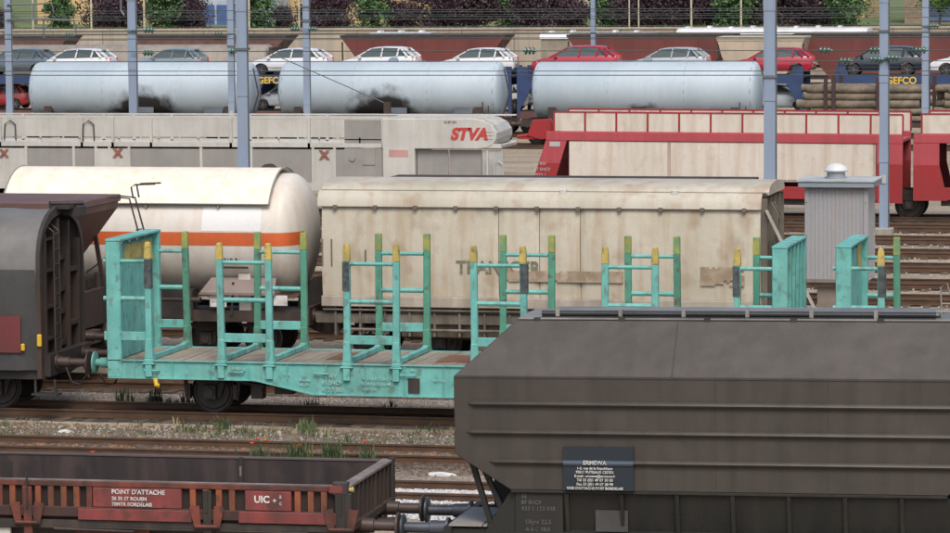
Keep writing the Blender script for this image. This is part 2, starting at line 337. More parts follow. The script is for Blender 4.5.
bal_tan = ballast_mat('tan_gravel', (.16, .125, .095), (.26, .21, .165), (.40, .34, .28))
bal_grey = ballast_mat('grey_gravel', (.085, .08, .055), (.18, .16, .12), (.30, .27, .21))
def bed(name, y0, y1, m, x0=-60, x1=20, step=.0, amp=.03, z=GZ+.004, sx=.2, sy=.12):
    nx = int((x1-x0)/sx)+1; ny = max(2, int((y1-y0)/sy)+1); vs = []; fs = []
    from mathutils import noise as mn
    for j in range(ny):
        for i in range(nx):
            x = x0+(x1-x0)*i/(nx-1); y = y0+(y1-y0)*j/(ny-1); e = min(1, j/1.5, (ny-1-j)/1.5)
            zz = z + e*amp*(.8+1.2*mn.noise(Vector((x*2.3, y*2.3, 0)))+.6*mn.noise(Vector((x*8, y*8, 3))))
            vs.append((x, y+(.12*mn.noise(Vector((x*.9, j*.1, 7))) if e < .5 else 0), zz))
    for j in range(ny-1):
        for i in range(nx-1): a = j*nx+i; fs.append((a, a+1, a+nx+1, a+nx))
    return setting(MB().add(vs, fs).build(name, m, smooth=80))
RP = [(-.07, -.17), (.07, -.17), (.07, -.158), (.012, -.14), (.012, -.045), (.036, -.035), (.036, -.002), (.030, 0), (-.030, 0), (-.036, -.002), (-.036, -.035), (-.012, -.045), (-.012, -.14), (-.07, -.158)]
def track(Y, bm=bal_brown, x0=-60, x1=20, amp=.03, half=1.35, sleepers=True, rz=0, cx=-15, fine=True, rm=None):
    if fine: bed('ballast_bed', Y-half, Y+half, bm, x0, x1, amp=amp)
    else: bed('ballast_bed', Y-half, Y+half, bm, x0, x1, amp=amp, sx=.8, sy=.45)
    r = bpy.data.objects.new('railway_track', None); COL.objects.link(r); r.location = (cx, Y, 0); r.rotation_euler = (0, 0, rz); r['_org'] = (cx, Y, 0); r['kind'] = 'structure'
    for s_ in (-1, 1):
        ra = MB().prism_x([(Y+s_*.755+a, b) for a, b in RP], x0, x1).build('rail', rm or railm, r)
        MB().box(x0, x1, Y+s_*.755-.022, Y+s_*.755+.022, -.004, .0015).build('rail_head', railtop, ra)
    if sleepers:
        n = int((x1-x0)/.6); s = MB()
        for i in range(n):
            x = x0+.3+i*.6+random.uniform(-.03, .03); s.box(x-.125, x+.125, Y-1.28+random.uniform(-.03, .03), Y+1.28+random.uniform(-.03, .03), -.24, -.172+random.uniform(-.012, .01))
        o = s.build('sleepers', sleeperm, r, bevel=.01 if fine else 0); o['kind'] = 'stuff'
track(55.0, bal_dark, -40, 10, rz=.03, cx=-9)
track(65.0, bal_grey, -40, 10)
track(69.8, bal_brown, -45, 10, amp=.05)
track(75.5, bal_dark, -50, 10, amp=.03, half=1.25)
track(80.6, bal_brown, -60, 10, fine=False)
track(86.0, bal_dark, -60, 15, fine=False)
for Y_ in (92.0, 97.9 if False else 103.0, 107.8, 113.4, 118.6, 124.0, 129.2): track(Y_, bal_dark if Y_ > 100 else bal_brown, -75, 25, fine=False, half=.98)
track(134.0, bal_dark, -90, 30, fine=False)
for Y_ in (181.0, 192.0, 216.0, 232.0, 247.0): track(Y_, bal_dark, -130, 30, fine=False, sleepers=False)
setting(MB().box(-60, 10, 71.55, 72.9, GZ+.001, GZ+.03).build('gravel_path', bal_grey))
bed('service_path', 76.9, 79.2, bal_tan, -50, 10, amp=.02)
bed('gravel_walkway', 66.4, 68.4, bal_tan, -45, 10, amp=.02)

def stones(name, n, xr, yr, m, smin, smax, z0=-.18, parent=None):
    b = MB()
    for _ in range(n):
        x = random.uniform(*xr); y = random.uniform(*yr); s_ = random.uniform(smin, smax); z = z0
        a = random.uniform(0, 6.3)
        vs = []
        for k in range(5):
            t = a+k*1.257+random.uniform(-.3, .3); vs.append((x+s_*math.cos(t)*random.uniform(.7, 1.1), y+s_*math.sin(t)*random.uniform(.7, 1.1), z))
        vs2 = [(x+(v[0]-x)*.7+random.uniform(-.2, .2)*s_, y+(v[1]-y)*.7, z+s_*random.uniform(.6, 1.1)) for v in vs]
        b.add(vs+vs2, [(9, 8, 7, 6, 5)[::-1]]+[(k, (k+1) % 5, 5+(k+1) % 5, 5+k) for k in range(5)])
    o = b.build(name, m); o['kind'] = 'stuff'; return o
stones('gravel', 9000, (-30, -13), (67.5, 73.6), brownstone, .015, .05)
stones('gravel', 2500, (-30, -13), (70.8, 73.3), stonem, .012, .035)
stones('gravel', 9000, (-18.5, -11), (64.1, 65.6), whitestone, .02, .05, -.175)
stones('gravel', 2500, (-18.5, -11), (62.3, 63.9), whitestone, .02, .05, -.19)
stones('gravel', 3500, (-30, -10), (76.6, 79.0), stonem, .012, .03, -.18)
stones('gravel', 3000, (-22, -9), (88, 131), stonem, .02, .05, -.19)

def blades(b, x, y, n, h, spread, z0=-.18):
    for _ in range(n):
        bx = x+random.gauss(0, spread); by = y+random.gauss(0, spread*.6); hh = h*random.uniform(.4, 1.1); a = random.uniform(0, 6.3); w = .008+.012*random.random()
        dx, dy = math.cos(a), math.sin(a); ln = random.uniform(.1, .5)*hh
        p0 = Vector((bx, by, z0)); p1 = p0+Vector((dx*ln*.3, dy*ln*.3, hh*.6)); p2 = p0+Vector((dx*ln, dy*ln, hh))
        s_ = Vector((-dy, dx, 0))*w
        b.add([p0-s_, p0+s_, p1+s_*.8, p1-s_*.8, p2], [(0, 1, 2, 3), (3, 2, 4)])
for i, (x, y, w_, h_, lb) in enumerate([(-16.75, 67.6, .34, .16, 'crumpled white paper scrap lying on the sandy strip left of the dark hopper'), (-26.1, 72.3, .2, .12, 'small pale scrap of plastic near the left end of the turquoise wagon'), (-17.0, 72.9, .25, .12, 'flat white scrap in the weeds beside the dark hopper corner')]):
    b = MB(); P = []
    for k in range(9): a = k*.698; P.append((x+math.cos(a)*w_*random.uniform(.6, 1), y+math.sin(a)*h_*random.uniform(.6, 1), -.165+random.uniform(0, .05)))
    c_ = (x, y, -.10); b.add(P+[c_]+[(p[0], p[1], -.185) for p in P], [(k, (k+1) % 9, 9) for k in range(9)]+[(k, 10+k, 10+(k+1) % 9, (k+1) % 9) for k in range(9)])
    tag(b.build('litter_scrap', ventw if False else flat('dirty_white_paper', (.6, .6, .58), .8), origin=(x, y, -.18)), lb, 'litter')
stones('gravel', 1800, (-30, -13), (69.2, 70.4), mat('orange_stone_chips', (.34, .17, .08), (.18, .10, .06), .9, scale=7), .02, .05)
gb = MB(); db = MB()
for _ in range(120):
    x = random.uniform(-29, -13.5); y = random.choice([random.uniform(72.6, 74.0), random.uniform(76.5, 77.2), random.uniform(71.0, 73.5)]); k = random.random()
    blades(gb, x, y, int(4+16*k*k), .07+.20*k**3, .06+.1*k)
for x, y, n, h in [(-22.9, 73.2, 22, .30), (-21.0, 73.2, 12, .38), (-24.9, 76.9, 40, .4), (-25.6, 76.9, 70, .5), (-24.3, 76.9, 50, .4), (-26.3, 76.8, 40, .5), (-22.0, 76.8, 25, .35), (-20.2, 76.8, 20, .3), (-22.9, 73.4, 25, .35), (-17.3, 72.4, 14, .5), (-16.4, 72.3, 12, .4), (-13.9, 66.5, 50, .45), (-20.9, 72.6, 10, .4)]:
    blades(gb, x, y, n, h, .10)
for _ in range(45): blades(db, random.uniform(-29, -13.5), random.uniform(71, 74), 6, random.uniform(.06, .25), .1)
tag(gb.build('grass', grassm), 'green weeds growing in the gravel below the turquoise wagon', 'grass', kind='stuff')
tag(db.build('dry_grass', drygrass), 'dry straw coloured grass between the rails', 'dry grass', kind='stuff')
def poppy_plant(x, y, flowers, h, label, n=90):
    r = thing('poppy_plant', label, 'wild flower', (x, y, -.18), group='poppy plants beside the rusty rail')
    b = MB(); blades(b, x, y, n, h, .13); b.build('foliage', grassm, r)
    for dx, dz in flowers:
        f_ = MB(); c = Vector((x+dx, y-.05, -.18+dz))
        for k in range(5):
            a = k*1.257; f_.add([c, c+Vector((.05*math.cos(a), .05*math.sin(a), .03)), c+Vector((.06*math.cos(a+.6), .06*math.sin(a+.6), .045)), c+Vector((.05*math.cos(a+1.2), .05*math.sin(a+1.2), .03))], [(0, 1, 2, 3)])
        fo = f_.build('flower', poppy, r); MB().tube([(x+dx*.6, y-.05, -.18), (x+dx, y-.05, -.18+dz)], .006, 5).build('stem', grassm, fo)
poppy_plant(-20.55, 68.05, [(-.12, .46), (.0, .55), (.16, .52)], .50, 'poppy plant with three orange red flowers above the rusty open wagon')
poppy_plant(-19.75, 68.05, [(.05, .44)], .62, 'bushy green poppy plant with one small flower, right of the three flowered one', 130)
poppy_plant(-19.05, 68.05, [], .58, 'flowerless green weed clump between two poppy plants', 170)
poppy_plant(-18.35, 68.05, [(-.02, .56)], .55, 'rightmost poppy plant with a single flower near the wagon end')
poppy_plant(-24.0, 68.1, [(0, .2)], .12, 'tiny lone poppy beside the rail at the far left', 8)

# ------------------------------------------------------------------ turquoise log wagon
def stake_frame(root, X, Y, zt, gap, far, left=True, right=True, taped=None, xl=None, xr=None, dk=1.2):
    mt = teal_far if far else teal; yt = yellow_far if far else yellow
    xa = X if xl is None else xl; xb = X+gap if xr is None else xr
    fr = MB().box(xa+.065, xb-.065, Y-.03, Y+.03, zt-2.14, zt-1.95).build('cross_rail', teal, root, bevel=.008)
    MB().tube([(xa+.065, Y, zt-.42), (xb-.065, Y, zt-.42)], .042, 8).build('rung', teal, fr, smooth=30); MB().tube([(xa+.065, Y, zt-1.23), (xb-.065, Y, zt-1.23)], .052, 8).build('rung', teal, fr, smooth=30)
    for on, x in ((left, X), (right, X+gap)):
        if not on: continue
        lean = random.uniform(-.028, .028)
        s = MB(); s.bar((x, Y, dk+.06), (x+lean, Y, zt-.36), .12, .14); s.box(x-.10, x+.10, Y-.09, Y+.09, dk-.03, dk+.06)
        s.prism_y([(x-.09, dk+.061), (x+.09, dk+.061), (x+.072, dk+.5), (x-.072, dk+.5)], Y-.075, Y+.075)
        s.box(x-.14, x+.14, Y-.12, Y+.10, dk-.07, dk-.032)
        s.box(x-.075, x+.075, Y-.11, Y-.03, dk-.34, dk-.07)
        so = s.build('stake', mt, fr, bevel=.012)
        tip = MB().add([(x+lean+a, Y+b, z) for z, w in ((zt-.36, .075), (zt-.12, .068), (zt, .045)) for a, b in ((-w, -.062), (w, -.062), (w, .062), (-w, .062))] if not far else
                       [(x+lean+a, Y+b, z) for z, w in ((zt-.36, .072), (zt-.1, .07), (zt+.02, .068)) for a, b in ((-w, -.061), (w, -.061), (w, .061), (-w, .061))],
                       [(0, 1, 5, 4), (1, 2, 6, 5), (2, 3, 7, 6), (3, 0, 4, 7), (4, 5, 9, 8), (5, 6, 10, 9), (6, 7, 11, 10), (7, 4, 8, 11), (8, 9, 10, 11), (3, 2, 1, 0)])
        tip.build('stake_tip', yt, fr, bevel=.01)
        if taped and ((x == X) == (taped == 'l')):
            MB().box(x-.076, x+.076, Y-.068, Y+.068, zt-1.0, zt-.37).build('tape_band', tape, fr)
    return fr
def bulkhead(root, X, d, Yn, Yf, zt, dk=1.2, paint=True):
    """end wall across the wagon at X; posts and ribs on the outer side, planks inside. d=+1: inner face looks to +x"""
    o = MB(); o.box(X-.02, X+.02, Yn+.12, Yf-.12, dk, zt-.1)
    for k in range(12):
        y = Yn+.15+(Yf-Yn-.3)*k/12; o.box(X+d*.02, X+d*.045, y+.004, y+(Yf-Yn-.3)/12-.004, dk+.02, zt-.12) if d > 0 else o.box(X-.045, X-.02, y+.004, y+(Yf-Yn-.3)/12-.004, dk+.02, zt-.12)
    b = o.build('bulkhead_board', teal, root)
    p = MB()
    for y in (Yn, Yf): p.box(X-.16, X+.16, y-.07, y+.07, dk-.36, zt)
    p.box(X-.17, X+.17, Yn-.075, Yf+.075, zt+.001, zt+.06)
    for k in range(1, 5):
        y = Yn+(Yf-Yn)*k/5; p.box(X-d*.16, X-d*.022, y-.05, y+.05, dk, zt-.002) if d < 0 else p.box(X-.16, X-.022, y-.05, y+.05, dk, zt-.002)
    if d < 0:
        p.box(X+.022, X+.14, Yn+.072, Yf-.072, dk+.55, dk+.65)
    p.build('bulkhead_frame', teal, b, bevel=.012)
    return b
def log_wagon(label, XL, XR, stakes, zt, wheels, left_bulk=None, right_bulk=None, X0=None):
    Y = 75.5; Yn, Yf = 74.16, 76.84; dk = 1.17
    root = thing('log_wagon', label, 'freight wagon', ((XL+XR)/2, Y, 0), group='turquoise timber wagons with stakes')
    # deck boards
    b = MB(); n = int((XR-XL-.1)/.22)
    for i in range(n):
        x = XL+.05+(XR-XL-.1)*i/n; b.box(x+.006, x+(XR-XL-.1)/n-.006, Yn+.02, Yf-.02, dk-.05, dk+random.uniform(-.004, .006))
    b.build('deck', deckm, root)
    for x0, x1, y0, y1 in ((-21.1, -20.3, 75.0, 76.3), (-18.65, -17.0, 74.9, 76.2)):
        if XL < x0 < XR: MB().box(x0, x1, y0, y1, dk+.008, dk+.014).build('deck_plate', deckrust, root)
    # fish-bellied side sills
    for y, m in ((Yn-.02, teal), (Yf+.02, teal)):
        s = MB(); a = XL+3.3; c = XL+4.6; zb = .80; zl = .52
        mids = XR-3.3 if XR-XL > 9 else None
        prof = [(XL, dk-.002), (XL, zb), (a, zb), (c, zl), (XR-4.6, zl), (XR-3.3, zb), (XR, zb), (XR, dk-.002)]
        s.prism_y(prof, y-.012, y+.012)
        s.box(XL, XR, y-.05, y+.05, dk-.001, dk+.02)
        pts = [(XL, zb), (a, zb), (c, zl), (XR-4.6, zl), (XR-3.3, zb), (XR, zb)]
        for (xa, za), (xb, zb_) in zip(pts, pts[1:]): s.bar((xa, y, za), (xb, y, zb_), .10, .025)
        x = XL+.6
        while x < XR-.3: s.box(x-.008, x+.008, y-.045, y-.0125, zb+.02 if not (c < x < XR-4.6) else zl+.02, dk-.002); x += .86
        x = XL+1.0
        while x < XR-1.0:
            s.tube([(x-.17, y-.06, dk-.17), (x-.15, y-.075, dk-.2), (x+.15, y-.075, dk-.2), (x+.17, y-.06, dk-.17)], .018, 5); x += 1.9
        s.build('side_sill', m, root)
    MB().box(XL+.1, XR-.1, Y-.35, Y+.35, .75, dk-.06).build('centre_sill', darkst, root)
    for x in (XL, XR): MB().box(x-.04, x+.04, Yn+.03, Yf-.03, .82, dk-.06).build('headstock', teal, root)
    for x in wheels: wheelset(root, x, Y)
    # brake rigging
    b = MB(); b.tube([(XL+2.7, Y-.6, .62), (XR-2.7, Y-.6, .58)], .03, 6); b.box(XL+3.6, XL+4.0, Y-.9, Y-.6, .45, .75); b.tube([(XL+5.2, Y-.3, .55), (XL+6.2, Y-.3, .55)], .17, 12)
    for x in wheels:
        for e in (-1, 1): b.bar((x+e*.62, Y-.75, .85), (x+e*.56, Y-.75, .28), .07); b.box(x+e*.53-.05, x+e*.53+.05, Y-.82, Y-.68, .3, .62)
        b.bar((x+.5, Y-1.0, .75), (x+1.25, Y-1.0, .62), .04); b.box(x+.95, x+1.2, Y-1.0, Y-.7, .35, .68)
    b.build('brake_rigging', black, root)
    for x, kw in stakes:
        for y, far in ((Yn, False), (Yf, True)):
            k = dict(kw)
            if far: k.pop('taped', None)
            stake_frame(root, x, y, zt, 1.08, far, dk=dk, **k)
        for xx, on in ((x, kw.get('left', True)), (x+1.08, kw.get('right', True))):
            if on:
                MB().prism_x([(Yn+.1, dk+.01), (Yf-.1, dk+.01), (Yf-.1, dk+.16), (Yf-.35, dk+.12), (Yn+.35, dk+.12), (Yn+.1, dk+.16)], xx-.06, xx+.06).build('bolster', teal, root, bevel=.01)
    if left_bulk: bulkhead(root, left_bulk, 1, Yn, Yf, zt, dk)
    if right_bulk: bulkhead(root, right_bulk, -1, Yn, Yf, zt, dk)
    return root
SP = 2.795; SX = -23.19
wa = log_wagon('long turquoise timber wagon with yellow tipped stakes standing beside the white orange striped tank wagon', -25.75, -10.95,
    [(SX-2.73+.02, dict(left=False, taped='r')), (SX, {}), (SX+SP, dict(taped='l')), (SX+2*SP, dict(taped='r')), (SX+3*SP, {}), (SX+4*SP, dict(right=False, taped='l'))],
    3.75, (-23.6, -13.1), left_bulk=-25.6, right_bulk=-11.10)
yl = MB()
yl.box(-25.552, -25.547, 74.75, 76.6, 3.28, 3.62); yl.box(-25.552, -25.546, 75.9, 76.7, 3.15, 3.3)
yl.build('yellow_patch', yellow, wa)
MB().tube([(-24.66, 74.03, .80), (-24.62, 74.0, .66), (-24.58, 74.03, .66)], .05, 8).build('handle', flat('handle_yellow', (.65, .42, .03)), wa)
MB().box(-19.05, -18.80, 74.095, 74.125, .60, .91).build('label_frame', darkst, wa)
# stencilled data on the sill
for x, z, ls, s_ in [(-22.95, 1.08, ['11000 kg', 'A B C'], .085), (-24.9+.9, .97, ['2'], .10), (-22.0+.1, .98, ['L.14 m'], .09), (-21.45, .86, ['Bremse', 'KE GP'], .08), (-20.95, .98, ['42 RIV', '87 SNCF', '472 2 003'], .12), (-19.35-.0, .92, ['A 24,5 B 32,5 C 40,5', 'S 24,5 t 32,5 t 40,5', '120 0,00'], .09), (-19.0, 1.12, ['46 t'], .08), (-18.6+.1, .9, ['REV 4 06'], .07)]:
    if s_ == .09 and x > -19.7: x = -20.05
    lettering('stencil_lettering', ls, x, 74.10, z, s_, palewhite, wa)
buffers(wa, -25.79, 75.5, -1, teal, L=.45); coupling(wa, -25.8, 75.5, -1)
wb = log_wagon('second turquoise timber wagon, its bulkhead standing in front of the grey ribbed hut', -9.95, 4.5,
    [(-9.8+.0-.27, dict(left=False, taped='r')), (-7.05+.0, {}), (-4.3, {}), (-1.5, {})], 3.78, (-7.9, 2.4), left_bulk=-9.78)
MB().box(-9.73, -9.725, 75.9, 76.6, 3.2, 3.7).build('yellow_patch', yellow, wb)

# ------------------------------------------------------------------ grey tarpaulin wagon coupled to it
def tarp_wagon():
    Y = 75.5; XR = -27.35; XL = XR-13.2
    root = thing('tarpaulin_wagon', 'wagon under a grey tarpaulin hood with a dark ladder end, at the left edge', 'freight wagon', (XR-6, Y, 0))
    def prof(o=0, hi=4.36, z0=.95):
        P = [(-1.42-o, z0), (-1.43-o, 2.0), (-1.42-o, 2.75)]
        for k in range(1, 16):
            t = math.pi*k/16; P.append((-(1.42+o)*math.cos(t)**1 if True else 0, 2.95+(hi+o-2.95)*math.sin(t)**.66))
        P += [(1.42+o, 2.75), (1.43+o, 2.0), (1.42+o, z0)]; return P
    rings = []; n = 90
    for i in range(n+1):
        x = XL+(XR-XL)*i/n; sag = -.025*abs(math.sin(math.pi*(x-XR)/1.25)); wr = [random.gauss(0, .006) for _ in range(21)]
        rings.append([(x, Y+y*(1+(sag+wr[j])*.6), z+(sag if z > 2.8 else 0)+wr[j]) for j, (y, z) in enumerate(prof())])
    MB().loft(rings, caps=False, closed=False).build('tarpaulin', tarp, root, smooth=60)
    # lower darker flap
    rings = []
    for i in range(n+1):
        x = XL+(XR-XL-.02)*i/n; w_ = .035*math.sin(x*5.1)+.02*math.sin(x*11.3+1)
        rings.append([(x, Y-1.445-a-w_*b, z) for a, b, z in ((.0, 0, 3.12), (.03, .2, 2.9), (.035, .3, 2.3), (.04, .6, 1.6), (.05, 1.2, 1.1), (.05, 1.4, .93))])
    MB().loft(rings, caps=False, closed=False).build('side_flap', tarpd, root, smooth=60)
    MB().box(-28.9, -27.68, Y-1.565, Y-1.55, 1.32, 2.12).build('red_panel', mat('faded_maroon_panel', (.15, .03, .033), (.12, .028, .03), .6), root)
    # end hoop and end wall
    h = MB(); P = prof(.03, 4.4); Q = prof(-.06, 4.3)
    h.loft([[(XR+.0, Y+y, z) for y, z in P], [(XR+.09, Y+y, z) for y, z in P], [(XR+.09, Y+y, z) for y, z in Q], [(XR, Y+y, z) for y, z in Q]], caps=False, closed=False)
    h.build('end_hoop', darkst, root, smooth=50)
    w = MB(); Pw = prof(-.05, 4.3, 1.0); w.loft([[(XR-.25, Y+y, z) for y, z in Pw], [(XR-.2, Y+y, z) for y, z in Pw]])
    for y in (-1.25, -.95, -.1, .55, 1.2): w.box(XR-.2, XR+.06, Y+y-.05, Y+y+.05, .95, 3.0+1.15*math.sqrt(max(0, 1-(y/1.42)**2)))
    for z in (1.3, 2.0, 2.5, 3.2): w.box(XR-.2, XR-.02, Y-.1, Y+.5, z, z+.10)
    for z in (1.5, 2.2, 3.0, 3.7): w.box(XR-.2, XR, Y-1.22, Y-.15, z, z+.05)
    w.box(XR-.2, XR+.04, Y+.6, Y+1.15, 1.7, 1.8); w.box(XR-.2, XR+.04, Y+.6, Y+1.15, 2.9, 3.0)
    w.box(XR-.2, XR-.1, Y+.56, Y+1.18, 1.0, 3.6)
    w.build('end_wall', brownst, root)
    l = MB()
    for y in (-.72, -.38): l.tube([(XR+.16, Y+y, 1.0), (XR+.16, Y+y, 3.9), (XR-.1, Y+y, 4.1)], .022, 6)
    for k in range(9): l.tube([(XR+.16, Y-.72, 1.2+.33*k), (XR+.16, Y-.38, 1.2+.33*k)], .016, 6)
    l.build('ladder', darkst, root)
    t = MB(); t.box(XR-.1, XR+.35, Y-.25, Y+.25, 4.36, 4.44); t.tube([(XR-.1, Y-.2, 4.48), (XR+.5, Y+.3, 4.46)], .06, 6); t.box(XR+.1, XR+.5, Y+.1, Y+.5, 4.2, 4.38); t.build('roof_latch', darkst, root)
    f = MB(); f.box(XL, XR+.12, Y-1.35, Y-1.22, .72, .95); f.box(XL, XR+.12, Y+1.22, Y+1.35, .72, .95); f.box(XR+.05, XR+.25, Y-1.3, Y+1.3, .78, 1.25); f.box(XL, XR, Y-.4, Y+.4, .7, .94)
    f.build('underframe', black, root)
    b = MB(); b.box(XR-.28, XR-.2, Y-1.57, Y-1.50, .95, 1.1) if False else None
    MB().box(XR+.02, XR+.12, Y-1.52, Y-1.44, 1.45, 1.72).build('yellow_lever', flat('handle_yellow', (.65, .42, .03)), root, bevel=.02)
    MB().box(XR-.32, XR-.24, Y-1.60, Y-1.52, 1.36, 1.52).build('yellow_lever', flat('handle_yellow', (.65, .42, .03)), root, bevel=.02)
    m = MB(); m.box(XR+.0, XR+.1, Y-1.46, Y-1.36, .75, 2.9); m.build('corner_post', brownst, root)
    for x in (XR-1.15, XR-2.95): wheelset(root, x, Y)
    buffers(root, XR+.25, Y, 1, bufbrown, L=.75, disc=.25); coupling(root, XR+.25, Y, 1)
    s = MB(); s.bar((XR-.1, Y-1.3, .72), (XR-.1, Y-1.3, .40), .05); s.bar((XR+.35, Y-1.3, .72), (XR+.35, Y-1.3, .40), .05); s.box(XR-.15, XR+.45, Y-1.45, Y-1.15, .38, .42); s.build('step', black, root)
tarp_wagon()

# ------------------------------------------------------------------ brown hopper behind
def brown_hopper():
    Y = 80.6; XR = -28.2; XL = XR-12; Yn, Yf = 79.1, 82.1
    root = thing('hopper_wagon', 'red brown hopper wagon whose flat roof shows above the grey tarpaulin wagon', 'freight wagon', (XR-6, Y, 0))
    b = MB()
    b.prism_y([(XL, 4.05), (XR, 4.05), (XR-.02, 3.9), (XR-1.5, 2.0), (XL+1.5, 2.0), (XL+.02, 3.9)], Yn, Yf)
    b.build('hopper_body', brownred, root)
    MB().box(XL-.03, XR+.05, Yn-.06, Yf+.06, 4.053, 4.22).build('roof', mat('dull_brown_roof', (.13, .07, .060), (.09, .05, .044), .6), root, bevel=.02)
    u = MB(); u.box(XL, XR-.1, Y-1.3, Y-1.2, .85, 1.15); u.box(XL, XR-.1, Y+1.2, Y+1.3, .85, 1.15); u.box(XL, XR-.1, Y-.4, Y+.4, .8, 1.1)
    u.bar((XR-.25, Yn+.05, 1.1), (XR-.95, Yn+.05, 3.1), .09); u.bar((XR-.25, Yf-.05, 1.1), (XR-.6, Yf-.05, 3.4), .09); u.box(XR-.5, XR-.3, Yn+.1, Yf-.1, 1.15, 2.0)
    for yy in (79.8, 80.6, 81.4): u.bar((XR-.4, yy, 1.1), (XR-1.2, yy, 2.6), .08)
    u.build('underframe', brownst, root)
    l = MB()
    for dy in (0, .42):
        l.tube([(XR+.55, Yf-.5+dy, 4.15), (XR+.5, Yf-.5+dy, 4.42), (XR+.6, Yf-.5+dy, 4.48), (XR+1.1, Yf-.5+dy, 4.50)], .022, 6)
        l.tube([(XR-.1, Yf-.5+dy, 4.2), (XR+.45, Yf-.5+dy, 4.15), (XR+.65, Yf-.5+dy, 3.4), (XR+.75, Yf-.5+dy, 1.2)], .022, 6)
    for k in range(8): l.tube([(XR+.74-.02*k, Yf-.5, 1.3+.3*k), (XR+.74-.02*k, Yf-.08, 1.3+.3*k)], .015, 5)
    l.build('ladder', brownst, root, smooth=True)
    for x in (XR-1.2, XR-3.0, XL+1.2, XL+3.0): wheelset(root, x, Y)
    buffers(root, XR-.1, Y, 1)
brown_hopper()

